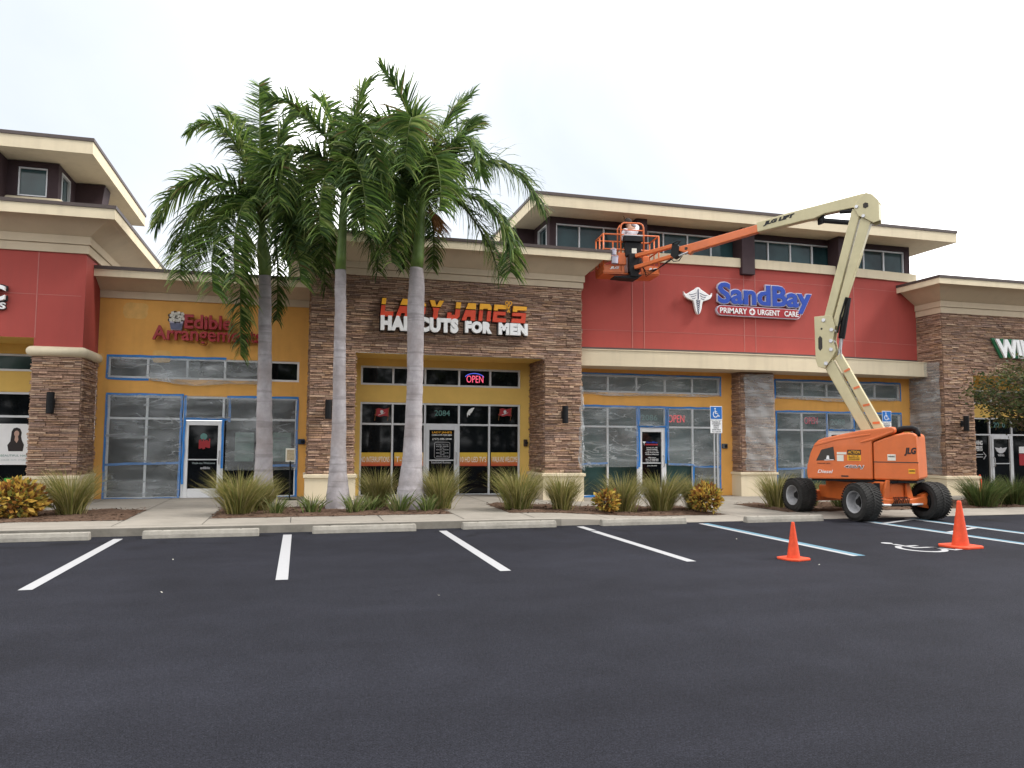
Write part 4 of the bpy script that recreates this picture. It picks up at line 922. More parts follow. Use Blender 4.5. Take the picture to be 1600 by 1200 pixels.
# fruit shop
s2 = empty('shop_sign', at(315, 525, Y=BK), 'crimson raised letter sign with a white fruit basket on the ochre shop wall', 'sign')
text('letters', 'Edible', (290, 494.5, 363.5, 516.5), BK, M['sign_rose'], s2, .13, .028, front=.09)
text('letters', 'Arrangements', (240, 513, 410, 541.5), BK, M['sign_rose'], s2, .13, .018, front=.09)
c = at(276, 501, Y=BK-.1)
mb = MB(); mb.prism([(-.17, -.02), (.17, -.02), (.13, -.25), (-.13, -.25)], lambda u, v, d: (c.x+u, d, c.z+v), BK-.03, BK-.13); mb.build('basket', M['lilac'], s2, bevel=.01)
mb = MB(); mb.prism([(-.155, -.07), (.155, -.07), (.125, -.235), (-.125, -.235)], lambda u, v, d: (c.x+u, d, c.z+v), BK-.13, BK-.136); mb.build('basket_panel', mat('slate basket panel', (.12, .13, .2), .6), s2)
mb = MB(); pol = [(.21*math.cos(a)*(1+.10*math.cos(7*a)), .07+.17*math.sin(a)*(1+.10*math.cos(7*a))) for a in [2*PI*k/70 for k in range(70)]]
mb.prism(pol, lambda u, v, d: (c.x+u, d, c.z+v), BK-.03, BK-.11); mb.build('fruit_backing', mat('brown sign edge', (.06, .03, .02), .6), s2)
mb = MB(); R_ = random.Random(9)
for k in range(17):
    a = k*2.4; r_ = .045*math.sqrt(k); x, z = c.x+r_*math.cos(a), c.z+.08+r_*.82*math.sin(a); q = .042
    mb.prism([(q*math.cos(b)*(1+.22*math.cos(5*b)), q*math.sin(b)*(1+.22*math.cos(5*b))) for b in [2*PI*i/20 for i in range(20)]], lambda u, v, d: (x+u, d, z+v), BK-.111, BK-.13)
mb.build('fruit_pieces', M['paper'], s2)
# hair shop
s3 = empty('shop_sign', at(708, 498, Y=FR), 'yellow and red slanted letter sign with scissors over bold white letters on stone', 'sign')
BL = {'L': [(0, 0), (1, 0), (1, .27), (.32, .27), (.32, 1), (0, 1)], 'A': [(0, 0), (.32, 0), (.38, .22), (.64, .22), (.66, 0), (1, 0), (.92, 1), (.34, 1)], 'D': [(0, 0), (.65, 0), (1, .25), (1, .75), (.65, 1), (0, 1), (0, .501), (.32, .501), (.32, .74), (.55, .74), (.68, .62), (.68, .38), (.55, .26), (.32, .26), (.32, .499), (0, .499)],
      'Y': [(.36, 0), (.68, 0), (.68, .42), (1, 1), (.68, 1), (.52, .68), (.34, 1), (0, 1), (.36, .42)], 'J': [(0, 0), (.75, 0), (1, .2), (1, 1), (.62, 1), (.62, .28), (.32, .28), (.32, .40), (0, .40)], 'N': [(0, 0), (.31, 0), (.31, .72), (.69, .72), (.69, 0), (1, 0), (1, .82), (.82, 1), (0, 1)],
      'E': [(0, 0), (1, 0), (1, .22), (.30, .22), (.30, .40), (.92, .40), (.92, .60), (.30, .60), (.30, .76), (1, .76), (1, 1), (0, 1)], 'S': [(0, 0), (1, 0), (1, .60), (.32, .60), (.32, .76), (1, .76), (1, 1), (0, 1), (0, .40), (.68, .40), (.68, .24), (0, .24)]}
YL = FR-.05
for ch_, l, r_, t_, b_ in (('L', 593.3, 616, 467.6, 494.6), ('A', 617.5, 641.5, 468.6, 495.6), ('D', 644, 665, 470, 497.3), ('Y', 667, 692, 471.2, 498.6), ('J', 696.8, 718.5, 473.7, 500.2), ('A', 720, 743.5, 475.2, 501.3), ('N', 746, 766.5, 476.4, 502.2), ('E', 768, 791, 478, 503.6), ('S', 797.3, 821, 480.4, 504.8)):
    a = at(l, b_, Y=YL); c = at(r_, t_, Y=YL); W_, H_ = c.x-a.x, c.z-a.z
    fn = lambda u, v, d: (a.x+u*W_*.9+v*.13*W_, d, a.z+v*H_)
    def clip(poly, lo, hi):
        for z_, sg in ((lo, 1), (hi, -1)):
            o_ = []
            for i, p in enumerate(poly):
                q = poly[i-1]; ip, iq = (p[1]-z_)*sg >= 0, (q[1]-z_)*sg >= 0
                if ip != iq: t = (z_-q[1])/(p[1]-q[1]); o_.append((q[0]+(p[0]-q[0])*t, z_))
                if ip: o_.append(p)
            poly = o_
        return poly
    def piece(name, lo, hi, y0, y1, material, grow=0):
        mb = MB(); mb.prism([(.5+(u-.5)*(1+grow), .5+(v-.5)*(1+grow)) for u, v in BL[ch_]], fn, y0, y1); o = mb.build(name, material, s3)
        bm = bmesh.new(); bm.from_mesh(o.data)
        for z_, sg in ((hi, 1), (lo, -1)):
            r2 = bmesh.ops.bisect_plane(bm, geom=bm.verts[:]+bm.edges[:]+bm.faces[:], plane_co=(0, 0, a.z+z_*H_), plane_no=(0, 0, sg), clear_outer=True)
        bm.to_mesh(o.data); bm.free()
    piece('letter_backing', -.2, 1.2, YL+.03, YL-.03, M['black_text'], .10)
    piece('letter_top', .655, 1.01, YL-.03, YL-.12, M['sign_yellow']); piece('letter_foot', -.01, .60, YL-.03, YL-.12, M['sign_orange'])
for word, box in (('HAIRCUTS', (593.8, 496.5, 714.5, 519.5)), ('FOR', (725, 503.5, 766.5, 522)), ('MEN', (777, 506.5, 822, 524.8))):
    text('letters', word, box, FR-.05, M['white'], s3, .10, .075, 0, 1.12, front=.07); text('letter_backing', word, box, FR-.05, M['black_text'], s3, .04, .09, 0, 1.12, front=.0, grow=.02)
c = at(794.5, 477, Y=FR-.16)
mb = MB()
for s_ in (-1, 1):
    mb.tube([(c.x+s_*.05+.038*math.cos(a), FR-.18, c.z+.05+.05*math.sin(a)) for a in [2*PI*k/12 for k in range(13)]], .013, 6)
    mb.bar((c.x+s_*.04, FR-.18, c.z+.0), (c.x-s_*.03, FR-.18, c.z-.2), .022, .02, (0, 1, 0))
mb.build('scissors', M['sign_yellow'], s3)
# clinic
YS = 20.66
s4 = empty('shop_sign', at(1165, 470, Y=YS), 'blue raised letter clinic sign with a white winged staff and crimson strip on red stucco', 'sign')
text('letters', 'SandBay', (1119, 446.5, 1264.5, 488), YS, M['blue'], s4, .03, .03, front=.085)
text('letter_backing', 'SandBay', (1119, 446.5, 1264.5, 488), YS, M['lilac'], s4, .06, .055, front=.035, grow=.03)
mb = MB()
a = at(1117, 485, Y=YS); b = at(1248, 492, Y=YS); h = .155
pol = [(a.x+h+h*math.cos(q), a.z+h*math.sin(q)) for q in [math.radians(k) for k in range(90, 271, 20)]]+[(b.x-h+h*math.cos(q), a.z+h*math.sin(q)) for q in [math.radians(k) for k in range(-90, 91, 20)]]
def inset(pl, d):
    cx_ = sum(p[0] for p in pl)/len(pl); cz_ = sum(p[1] for p in pl)/len(pl); return [(u-(d if u > cx_ else -d), v-(d if v > cz_ else -d)) for u, v in pl]
mb.prism(pol, lambda u, v, d: (u, d, v), YS, YS-.1); mb.build('strip', M['lilac'], s4)
mb = MB(); mb.prism(inset(pol, .018), lambda u, v, d: (u, d, v), YS-.1, YS-.106); mb.build('strip_face', M['sign_rose'], s4)
zz = a.z
x0 = at(1122, 486, Y=YS).x; x1 = at(1164, 486, Y=YS).x; x2 = at(1180.5, 486, Y=YS).x; x3 = at(1215, 486, Y=YS).x; x4 = at(1222, 486, Y=YS).x; x5 = at(1244, 486, Y=YS).x
for s_, p, q in (('PRIMARY', x0, x1), ('URGENT', x2, x3), ('CARE', x4, x5)): text_w('letters', s_, p, zz-.085, q-p, .17, YS-.11, M['white'], s4, .01, .015)
cc = (x1+x2)/2
mb = MB(); mb.lathe([(0, 0), (.105, 0)], 20, 'Y', (cc, YS-.109, zz)); mb.build('emblem', M['white'], s4)
mb = MB(); mb.box(cc-.065, cc+.065, YS-.115, YS-.11, zz-.018, zz+.018); mb.box(cc-.018, cc+.018, YS-.1155, YS-.1095, zz-.065, zz+.065); mb.build('emblem_cross', M['sign_rose'], s4)
c = at(1091, 466, Y=YS-.1)
half = [(0, .37), (.06, .36), (.11, .30), (.20, .25), (.31, .18), (.41, .12), (.46, .15), (.50, .22), (.49, .10), (.43, .01), (.34, -.04), (.25, -.07), (.165, -.10), (.14, -.2), (.115, -.34), (.08, -.46), (.045, -.52), (0, -.545)]
pol = half+[(-u, v) for u, v in half[::-1][1:-1]]
sg = lambda k: [(u*k, v*k) for u, v in pol]
mb = MB(); mb.prism(sg(.98), lambda u, v, d: (c.x+u*.97, d, c.z+v*.92), YS-.01, YS-.1); mb.build('winged_staff', M['white'], s4, bevel=.015)
mb = MB(); yv = YS-.103
mb.tube([(c.x, yv, c.z+.27), (c.x, yv, c.z-.02)], .016, 5)
for s_ in (-1, 1):
    for k in range(3):
        mb.tube([(c.x+s_*(.05+.02*k), yv, c.z+.16-.075*k), (c.x+s_*(.15-.01*k), yv, c.z+.12-.07*k), (c.x+s_*(.26-.03*k), yv, c.z+.09-.055*k), (c.x+s_*(.30-.05*k), yv, c.z+.10-.06*k)], .008, 4)
    mb.tube([(c.x+s_*.075*math.sin(t*1.05)*(1-t/26), yv, c.z-.05-.019*t) for t in range(0, 23)], .009, 4)
mb.build('winged_staff_lines', mat('dark slate line', (.05, .06, .13), .5), s4)
# end shop
s5 = empty('shop_sign', at(1590, 545, Y=FR), 'slanted white and green letter sign partly behind a leafy branch', 'sign')
text('letters', 'WING', (1550, 532, 1632, 561), FR-.05, M['white'], s5, .06, .04, -.25, front=.10)
text('letter_backing', 'WING', (1546.5, 530.5, 1628.5, 561), FR-.05, M['sign_green'], s5, .06, .06, -.25, front=.02)
# lit open signs
def neon(label, l, t_, r_, b_, Y, col, border=True, s_=.36):
    r = empty('open_sign', at((l+r_)/2, b_, Y=Y), label, 'open sign', 'lit open signs in the windows')
    text('letters', 'OPEN', (l, t_, r_, b_), Y, emit('neon red', col, s_), r, .015, -.005)
    if border:
        a = at(l-3, b_+2, Y=Y); c = at(r_+2, t_-3, Y=Y); cx_, cz_, rx, rz = (a.x+c.x)/2, (a.z+c.z)/2, (c.x-a.x)/2, (c.z-a.z)/2
        mb = MB(); mb.tube([(cx_+rx*math.cos(q), Y, cz_+rz*math.sin(q)) for q in [math.radians(k) for k in range(20, 161, 10)]], .011, 5); mb.build('border', emit('neon blue', (.10, .16, .9), .3), r)
neon('red neon open sign with blue arc in the narrow upper window of the stone front', 729, 587, 755, 598, BK+.07, (.95, .12, .22))
neon('dim red open sign behind plastic beside the clinic door', 1043.5, 648.5, 1069, 660, BK+.07, (.75, .06, .07), False, .25)
neon('faint red open sign behind plastic in the bay behind the lift', 1256.5, 652, 1277, 662.5, BK+.07, (.65, .05, .10), False, .05)

# ================================================================== wheel stops
def stop_proto():
    r = empty('wheel_stop'); r['category'] = 'wheel stop'; r['group'] = 'concrete wheel stops along the kerb'
    mb = MB(); pf = [(-.085, 0), (-.08, .06), (-.055, .125), (.055, .125), (.08, .06), (.085, 0)]
    xs = [-.92, -.9, -.45, 0, .45, .9, .92]; vs = []
    for i, x in enumerate(xs):
        k = .93 if i in (0, 6) else 1
        vs += [(x, y*k, z*k) for y, z in pf]
    fs = [(i*6+j, (i+1)*6+j, (i+1)*6+j+1, i*6+j+1) for i in range(6) for j in range(5)]+[tuple(range(6)), tuple(36+j for j in range(6))[::-1]]
    mb.add(vs, fs); mb.build('block', M['stop'], r, bevel=.012)
    for s_ in (-.62, .62):
        p = MB(); p.lathe([(0, .129), (.014, .129), (.016, .124)], 10, c=(s_, 0, 0)); p.build('pin', M['dark'], r)
    return r
STOP = stop_proto()
for i, (x, y, rz, lb) in enumerate(((-4.18, 14.12, .004, 'pale concrete wheel stop in front of the red hall and orange leaved shrub'), (-1.55, 14.12, -.006, 'pale concrete wheel stop across the walk to the ochre shop door'),
        (1.18, 14.25, .012, 'pale concrete wheel stop in front of the two closest palm trunks'), (3.9, 14.32, .0, 'pale concrete wheel stop in front of the stone front entrance walk'),
        (6.68, 14.33, .01, 'pale concrete wheel stop pushed against the kerb before the small orange leaved shrub'), (9.85, 14.25, -.005, 'pale concrete wheel stop beside the orange lift'))):
    o = STOP if i == 0 else copy_tree(STOP); o.location = (x, y, 0.002); o.rotation_euler = (0, 0, rz); o['label'] = lb

# ================================================================== traffic cones
def cone_proto():
    r = empty('traffic_cone'); r['category'] = 'traffic cone'; r['group'] = 'orange traffic cones'
    mb = MB(); mb.lathe([(.125, .035), (.118, .06), (.035, .66), (.03, .70), (.022, .71), (.018, .70), (.022, .66), (.10, .06)], 28); mb.build('body', M['cone'], r, smooth=True)
    b = MB(); pol = []
    for k in range(4):
        for d in (-.1, .1):
            a = PI/4+k*PI/2; pol.append((.30*math.cos(a)+d*.6*math.cos(a+PI/2), .30*math.sin(a)+d*.6*math.sin(a+PI/2)))
    b.prism(pol, lambda u, v, d: (u, v, d), 0, .035); b.build('base', M['cone'], r, bevel=.008)
    return r
CONE = cone_proto()
for i, (p, rz, lb, sc) in enumerate(((at(1240, 874, z=0), .25, 'orange traffic cone nearer the camera, beside the white and blue bay line', .74), (at(1501, 855, z=0), .1, 'orange traffic cone on the painted wheelchair symbol', 1.04), (at(1532, 773, z=.03), .6, 'small orange cone tip behind the dark green grass by the end shop', .9))):
    o = CONE if i == 0 else copy_tree(CONE); o.location = p; o.rotation_euler = (0, 0, rz); o.scale = (sc, sc, sc); o['label'] = lb

# ================================================================== accessible parking signs, menu stand
def ada_sign(px, py, Y, zbase, label, twin=True):
    p = at(px, py, Y=Y); r = empty('parking_sign', (p.x, Y, zbase), label, 'parking sign', 'accessible parking signs'); sc = 1.0
    post = MB()
    for s_ in (-.045, .035): post.box(p.x+s_-.012, p.x+s_+.012, Y+.012, Y+.04, zbase, p.z+.12)
    post.build('post', M['galv'], r)
    b = MB(); b.prism([(-.155, -.16), (.155, -.16), (.155, .16), (-.155, .16)], lambda u, v, d: (p.x+u, d, p.z+v), Y, Y+.006); q = b.build('sign_plate', M['white'], r, bevel=.003)
    b = MB(); b.box(p.x-.143, p.x+.143, Y-.004, Y-.001, p.z-.135, p.z+.148); b.build('face', M['ada'], q)
    w_ = MB(); wheelchair(w_, lambda u, v: (p.x-.10+u*.2, Y-.006, p.z-.10+v*.22)); w_.build('symbol', M['white'], q)
    b = MB(); b.prism([(-.15, -.46), (.15, -.46), (.15, -.168), (-.15, -.168)], lambda u, v, d: (p.x+u, d, p.z+v), Y, Y+.006); q = b.build('notice_plate', M['white'], r)
    for i, s_ in enumerate(('PARKING BY', 'DISABLED', 'PERMIT', 'ONLY', '$250 FINE', 'F.S. 318.18')):
        wd = .11 if len(s_) > 6 else .07; text_w('lettering', s_, p.x-wd, p.z-.215-.045*i, wd*2, .026, Y-.004, M['black_text'], q, .003, 0)
ada_sign(1119, 645.5, 15.9, .1, 'blue accessible parking sign on a post before the clinic window')
ada_sign(1385.5, 651, 18.35, .05, 'blue accessible parking sign behind the lift engine hood')
r = empty('menu_stand', (-.16, 20.24, .15), 'slim black floor stand with a framed paper by the ochre wall', 'stand')
p = at(454, 711, Y=20.24)
mb = MB(); mb.lathe([(0, .15), (.17, .15), (.17, .165), (.03, .18), (.018, .2), (.018, 1.0)], 20, c=(p.x, 20.24, 0)); mb.build('base', M['black'], r, smooth=False)
mb = MB(); mb.tube([(p.x, 20.24, .9), (p.x, 20.24, 1.05), (p.x, 20.21, 1.12)], .02, 8); mb.build('pole', M['black'], r)
mb = MB(); mb.box(p.x-.12, p.x+.12, 20.2, 20.225, p.z-.17, p.z+.17); q = mb.build('frame', M['paper'], r, bevel=.01)
mb = MB(); mb.box(p.x-.09, p.x+.09, 20.195, 20.199, p.z-.13, p.z+.13); mb.build('page', mat('tan page', (.42, .34, .22), .8, var=.3, scale=20), q)
# woman on the poster in the near hall: a printed picture
pp = [x for x in bpy.data.objects if x.name.startswith('poster')][0]
mb = MB(); z0 = 1.33; xc = -6.68; yq = BK+.053
mb.prism([(-.16, 0), (.15, 0), (.17, .16), (.12, .27), (.10, .36), (.11, .46), (.07, .55), (.0, .58), (-.07, .56), (-.11, .48), (-.12, .34), (-.13, .24), (-.19, .15)], lambda u, v, d: (xc+u, d, z0+v), yq, yq-.001); mb.build('portrait', mat('dark print', (.025, .018, .018), .6), pp.parent)
mb = MB(); mb.prism([(-.03, .38), (.03, .38), (.045, .28), (.01, .2), (-.04, .27)], lambda u, v, d: (xc+u, d, z0+v), yq-.002, yq-.0028); mb.prism([(.055*math.cos(a), .43+.075*math.sin(a)) for a in [2*PI*k/16 for k in range(16)]], lambda u, v, d: (xc+u, d, z0+v), yq-.002, yq-.003); mb.build('portrait', mat('face print', (.5, .32, .25), .6), pp.parent)
text_w('lettering', 'BEAUTIFUL HAIR', -7.0, 1.2, .6, .05, BK+.054, M['teal_text'], pp.parent, .002, 0); text_w('lettering', 'COLOR  CUTS  STYLING', -6.98, 1.1, .55, .035, BK+.054, M['grey'], pp.parent, .002, 0)
mb = MB(); mb.box(-6.9, -6.6, BK+.05, BK+.06, .35, .68); mb.build('poster', mat('green box print', (.05, .35, .05), .6), pp.parent)

# ================================================================== boom lift
LA = Vector((12.5, 14.7)); LD = Vector((-.6351, .7724)); LN = Vector((-.7724, -.6351))     # LD: along the boom, LN: towards the parking lot
LZ = .0
def lp(s, z, n=0): q = LA+LD*s+LN*n; return Vector((q.x, q.y, z+LZ))
LIFT = empty('boom_lift', (12.4, 15.05, 0), 'orange articulated boom lift with cream arms reaching to the roof eaves', 'boom lift')
def arm(name, poly, n0, n1, material, parent=LIFT, bevel=.02):
    mb = MB(); mb.prism(poly, lambda u, v, d: lp(u, v, d), n0, n1); return mb.build(name, M[material], parent, bevel=bevel)
def lplate(name, s0, s1, z0, z1, n, material, parent, t=.006):
    mb = MB(); mb.prism([(s0, z0), (s1, z0), (s1, z1), (s0, z1)], lambda u, v, d: lp(u, v, d), n, n+t); return mb.build(name, M[material], parent)
def ltext(s, s0, s1, z0, z1, n, material, parent, bold=.02, shear=0):
    P, fs = text_mb(s, abs(s1-s0), z1-z0, .006, bold, shear); mb = MB()
    mb.add([lp(s0-a, z0+c, n-b) for a, b, c in P], fs); return mb.build('lettering', M[material], parent, fix=False)
# wheels
def tyre(x, y, outer):
    R, W = .41, .42; z = R
    mb = MB(); prof = [(.225, -W/2+.03), (.25, -W/2), (.33, -W/2-.005), (.375, -W/2+.02), (.392, -W/2+.06), (.396, 0), (.392, W/2-.06), (.375, W/2-.02), (.33, W/2+.005), (.25, W/2), (.225, W/2-.03)]
    mb.lathe(prof, 40, 'X', (x, y, z))
    for k in range(40):
        for s_, ph in ((-1, 0), (1, .5)):
            a0 = 2*PI*(k+ph)/40; w_ = 2*PI/40*.30
            vs = []
            for (h, da) in ((-.03, 0), (.205, .26)):
                for a in (a0+da-w_, a0+da+w_):
                    for r_ in (.385, .415 if h < .1 else .40): vs.append((x+s_*h, y+r_*math.cos(a), z+r_*math.sin(a)))
            mb.add(vs, [(0, 1, 3, 2), (4, 6, 7, 5), (1, 5, 7, 3), (0, 4, 5, 1), (2, 3, 7, 6)])
    w = mb.build('wheel', M['rubber'], LIFT)
    r = MB(); o = outer
    r.lathe([(.235, o*.20), (.218, o*.19), (.205, o*.08), (.195, o*.0), (.15, -o*.02), (.12, -o*.02)], 32, 'X', (x, y, z)); r.lathe([(.236, -.2), (.236, .2)], 32, 'X', (x, y, z)); rm = r.build('rim', M['rim'] if o < 0 else M['black'], w, smooth=False)
    b = MB()
    for k in range(9): a = 2*PI*k/9; b.lathe([(0, o*.03), (.014, o*.03), (.016, o*.0)], 6, 'X', (x, y+.1*math.cos(a), z+.1*math.sin(a)))
    b.lathe([(.15, -o*.015), (.11, -o*.012), (.105, o*.04), (.075, o*.06), (.07, o*.10), (0, o*.105)], 24, 'X', (x, y, z)); b.lathe([(.075, -o*.21), (.1, -o*.14), (.19, -o*.1), (.22, -o*.2)], 20, 'X', (x, y, z)); b.build('hub', M['black'], w)
AX0, AX1, YF, YR = 11.55, 13.32, 13.95, 16.08
for x, y, o in ((AX0, YF, -1), (AX1, YF, 1), (AX0, YR, -1), (AX1, YR, 1)): tyre(x, y, o)
# chassis
ch = MB(); xc = (AX0+AX1)/2
ch.box(xc-.42, xc+.42, YF+.2, YR-.1, .36, .66); ch.box(xc-.62, xc+.62, YR-.16, YR+.16, .28, .52); ch.box(xc-.30, xc+.30, YF+.05, YF+.5, .40, .82); ch.box(xc-.42, xc+.42, YF+.75, YR-.35, .62, .80)
c_ = ch.build('chassis', M['jlg_orange'], LIFT, bevel=.03)
fa = MB(); fa.prism([(-.66, .30), (-.30, .34), (.30, .34), (.66, .30), (.72, .36), (.72, .48), (.66, .52), (.3, .46), (-.3, .46), (-.66, .52), (-.72, .48), (-.72, .36)], lambda u, v, d: (xc+u, d, v), YF-.11, YF+.11); fa.build('front_axle', M['jlg_orange'], LIFT, bevel=.02)
rl = MB(); rl.prism([(-.40, .46), (-.28, .86), (-.20, .86), (-.24, .46)], lambda u, v, d: (xc+u, d, v), YF-.06, YF+.0); rl.prism([(.40, .46), (.28, .86), (.20, .86), (.24, .46)], lambda u, v, d: (xc+u, d, v), YF-.06, YF+.0); rl.box(xc-.2, xc+.2, YF+.01, YF+.04, .46, .80); rl.build('axle_bracket', M['jlg_orange'], c_, bevel=.008)
kk = MB(); kk.box(xc-.24, xc+.24, YF-.05, YF+.03, .79, .85); kk.lathe([(0, .48), (.065, .48), (.065, .80), (0, .80)], 14, c=(xc-.48, YF+.02, 0)); kk.tube([(xc-.26, YF-.13, .34), (xc+.26, YF-.13, .34)], .032, 10)
for k in range(9): kk.tube([(xc-.2+.05*k, YF-.12, .36), (xc-.18+.045*k, YF-.17, .44+.02*(k % 3)), (xc-.15+.04*k, YF-.08, .5)], .011, 5)
kk.build('steering_gear', M['black'], c_)
for s_ in (-1, 1): tr_ = MB(); tr_.tube([(xc+s_*.56, YF-.13, .35), (xc+s_*.24, YF-.13, .34)], .022, 8); tr_.build('tie_rod', M['white'], c_, smooth=True)
for s_ in (-1, 1):
    kn = MB(); kn.prism([(.60, .28), (.80, .24), (.84, .30), (.74, .36), (.74, .48), (.84, .54), (.80, .60), (.60, .54)], lambda u, v, d: (xc+s_*u, d, v), YF-.07, YF+.07); kn.build('steering_knuckle', M['jlg_orange'], c_, bevel=.012)
tb = MB(); tb.lathe([(0, .78), (.46, .78), (.48, .80), (.48, .88), (0, .88)], 32, c=(12.32, 15.02, 0)); tb.build('slew_ring', M['black'], LIFT)
# superstructure
pod = [(1.27, .84), (1.29, .97), (1.28, 1.13), (1.2, 1.43), (1.11, 1.63), (1.02, 1.72), (.88, 1.77), (.15, 1.93), (-.49, 2.01), (-.55, 1.98), (-.57, 1.93), (-.54, 1.87), (-.14, 1.70), (-.10, 1.68), (-.10, .86)]
hood = arm('engine_hood', pod, .18, .62, 'jlg_orange', bevel=.045)
far = arm('engine_hood', pod, -.70, -.26, 'jlg_orange', bevel=.045)
tl = [(-.115, .86), (-.115, 1.67), (-.35, 1.77), (-.57, 1.845), (-.8, 1.885), (-.92, 1.87), (-.97, 1.82), (-.99, 1.24), (-1.0, .92), (-.97, .86)]
mb = MB()
for n0, n1, k in ((-.72, .60, 1.0),): mb.prism(tl, lambda u, v, d: lp(u+(0 if abs(d) < .5 else .0), v, d), n0, n1)
tail = mb.build('counterweight', M['jlg_orange'], LIFT, bevel=.07, seg=3)
mb = MB(); mb.prism([(-.118, 1.235), (-.995, 1.235), (-.995, 1.255), (-.118, 1.255)], lambda u, v, d: lp(u, v, d), .59, .6025); mb.build('panel_seam', M['dark'], tail)
arm('base_plate', [(1.2, .80), (1.2, .85), (-.95, .85), (-.95, .80)], -.65, .55, 'black', bevel=.01)
arm('turntable_frame', [(.95, .85), (.95, 1.45), (.1, 1.75), (-.55, 1.95), (-.55, .85)], -.25, .17, 'jlg_orange', bevel=.02)
# swage lines, vent and labels on the hood
mb = MB(); mb.prism([(1.08, 1.25), (.96, 1.5), (.7, 1.57), (.67, 1.27)], lambda u, v, d: lp(u, v, d), .615, .624); mb.build('vent', M['dark'], hood)
mb = MB(); mb.prism([(.86, 1.29), (.84, 1.37), (.80, 1.37), (.79, 1.29)], lambda u, v, d: lp(u, v, d), .62, .63); mb.prism([(.90, 1.26), (.70, 1.27), (.70, 1.285), (.90, 1.275)], lambda u, v, d: lp(u, v, d), .62, .63); mb.build('gauge', M['white'], hood)
mb = MB(); mb.prism([(1.14, 1.58), (1.02, 1.66), (.62, 1.755), (.1, 1.84), (-.08, 1.86), (-.08, 1.83), (.1, 1.80), (.62, 1.715), (1.02, 1.60)], lambda u, v, d: lp(u, v, d), .612, .634); mb.build('hood_lip', M['jlg_orange'], hood, bevel=.01)
mb = MB(); mb.prism([(.14, 1.69), (-.12, 1.77), (-.53, 1.93), (-.53, 1.89), (-.12, 1.72), (.12, 1.66)], lambda u, v, d: lp(u, v, d), .612, .64); mb.build('hood_lip', M['jlg_orange'], hood, bevel=.01)
lplate('sticker', .41, .13, 1.395, 1.505, .62, 'black_text', hood); lplate('sticker', .41, .13, 1.265, 1.392, .62, 'sign_yellow', hood)
ltext('ACTION', .395, .145, 1.42, 1.485, .628, 'sign_yellow', hood, .015, .15)
for k in range(3): ltext(('LIFT', 'RENTALS', '813-626-0400')[k], .38, .16, 1.355-.036*k, 1.38-.036*k, .628, 'black_text', hood, 0)
ltext('450AJ', .485, .065, 1.078, 1.172, .6225, 'white', hood, .045, .25); ltext('450AJ', .47, .08, 1.088, 1.162, .627, 'black_text', hood, .005, .25)
ltext('Diesel', 1.05, .72, .975, 1.05, .623, 'white', hood, .01, .3); ltext('BOOM LIFT', 1.05, .77, 1.185, 1.205, .623, 'black_text', hood, .02)
lplate('sticker', .63, .49, 1.25, 1.385, .62, 'paper', hood); lplate('sticker', .63, .43, 1.40, 1.45, .62, 'paper', hood); lplate('sticker', .55, .40, .905, .935, .62, 'black_text', hood)
lplate('sticker', -.40, -.56, 1.28, 1.415, .60, 'paper', tail); ltext('WARNING', -.415, -.545, 1.355, 1.385, .607, 'black_text', tail, 0)
lplate('sticker', -.80, -.93, 1.01, 1.11, .60, 'sign_yellow', tail); ltext('CAUTION', -.81, -.92, 1.05, 1.085, .607, 'black_text', tail, .02)
ltext('JLG', -.73, -.965, 1.385, 1.565, .602, 'black_text', tail, .05, .2)
mb = MB(); mb.tube([lp(-.5, 1.90, .32), lp(-.58, 1.95, .32), lp(-.7, 1.985, .32), lp(-.86, 1.99, .32), lp(-.94, 1.96, .32), lp(-.965, 1.88, .32), lp(-.965, 1.80, .32)], .055, 10); mb.tube([lp(-.5, 1.88, .18), lp(-.66, 1.95, .18), lp(-.86, 1.96, .18), lp(-.95, 1.85, .18)], .05, 10); mb.build('hose_loom', M['black'], LIFT, smooth=True)
# tower arms
arm('lower_arm', [(.2, 1.9), (.96, 3.39), (.79, 3.60), (-.04, 1.9)], -.10, .10, 'jlg_cream')
lk = arm('lower_arm', [(-.08, 1.9), (.74, 3.62), (.61, 3.74), (-.31, 1.9)], -.09, .09, 'jlg_cream')
mb = MB()
for k in range(4):
    t = .12+k*.23; a = lp(-.13+.83*t, 1.9+1.72*t, .095); b = lp(-.28+.86*t, 1.9+1.80*t, .095); mb.bar(a, b, .05, .012, (LN.x, LN.y, 0))
mb.build('arm_cleat', M['jlg_orange'], lk)
pl = [(1.16, 4.62), (1.15, 3.60), (1.10, 3.43), (.95, 3.39), (.80, 3.60), (.70, 3.78), (.75, 4.06), (.70, 4.35), (.76, 4.60), (.82, 4.63)]
el = arm('elbow_bracket', pl, .12, .165, 'jlg_cream', bevel=.008)
arm('elbow_bracket', pl, -.165, -.12, 'jlg_cream', bevel=.008)
mb = MB()
for (s_, z_) in ((.95, 4.52), (.78, 4.28), (.80, 4.02), (.92, 3.5), (.80, 3.82)): mb.prism([(s_+.045*math.cos(a), z_+.045*math.sin(a)) for a in [2*PI*k/14 for k in range(14)]], lambda u, v, d: lp(u, v, d), -.185, .185)
mb.build('pivot_pin', M['steel'], el, bevel=.005)
mb = MB(); mb.prism([(1.04, 3.80), (1.08, 3.86), (1.08, 4.10), (1.04, 4.16), (.99, 4.10), (.99, 3.86)], lambda u, v, d: lp(u, v, d), .16, .168); mb.prism([(1.0+.025*math.cos(a), 4.32+.025*math.sin(a)) for a in [2*PI*k/10 for k in range(10)]], lambda u, v, d: lp(u, v, d), .16, .168); mb.build('bracket_hole', M['dark'], el)
arm('upper_arm', [(.97, 4.55), (.28, 7.08), (.08, 7.04), (.79, 4.50)], -.10, .10, 'jlg_cream')
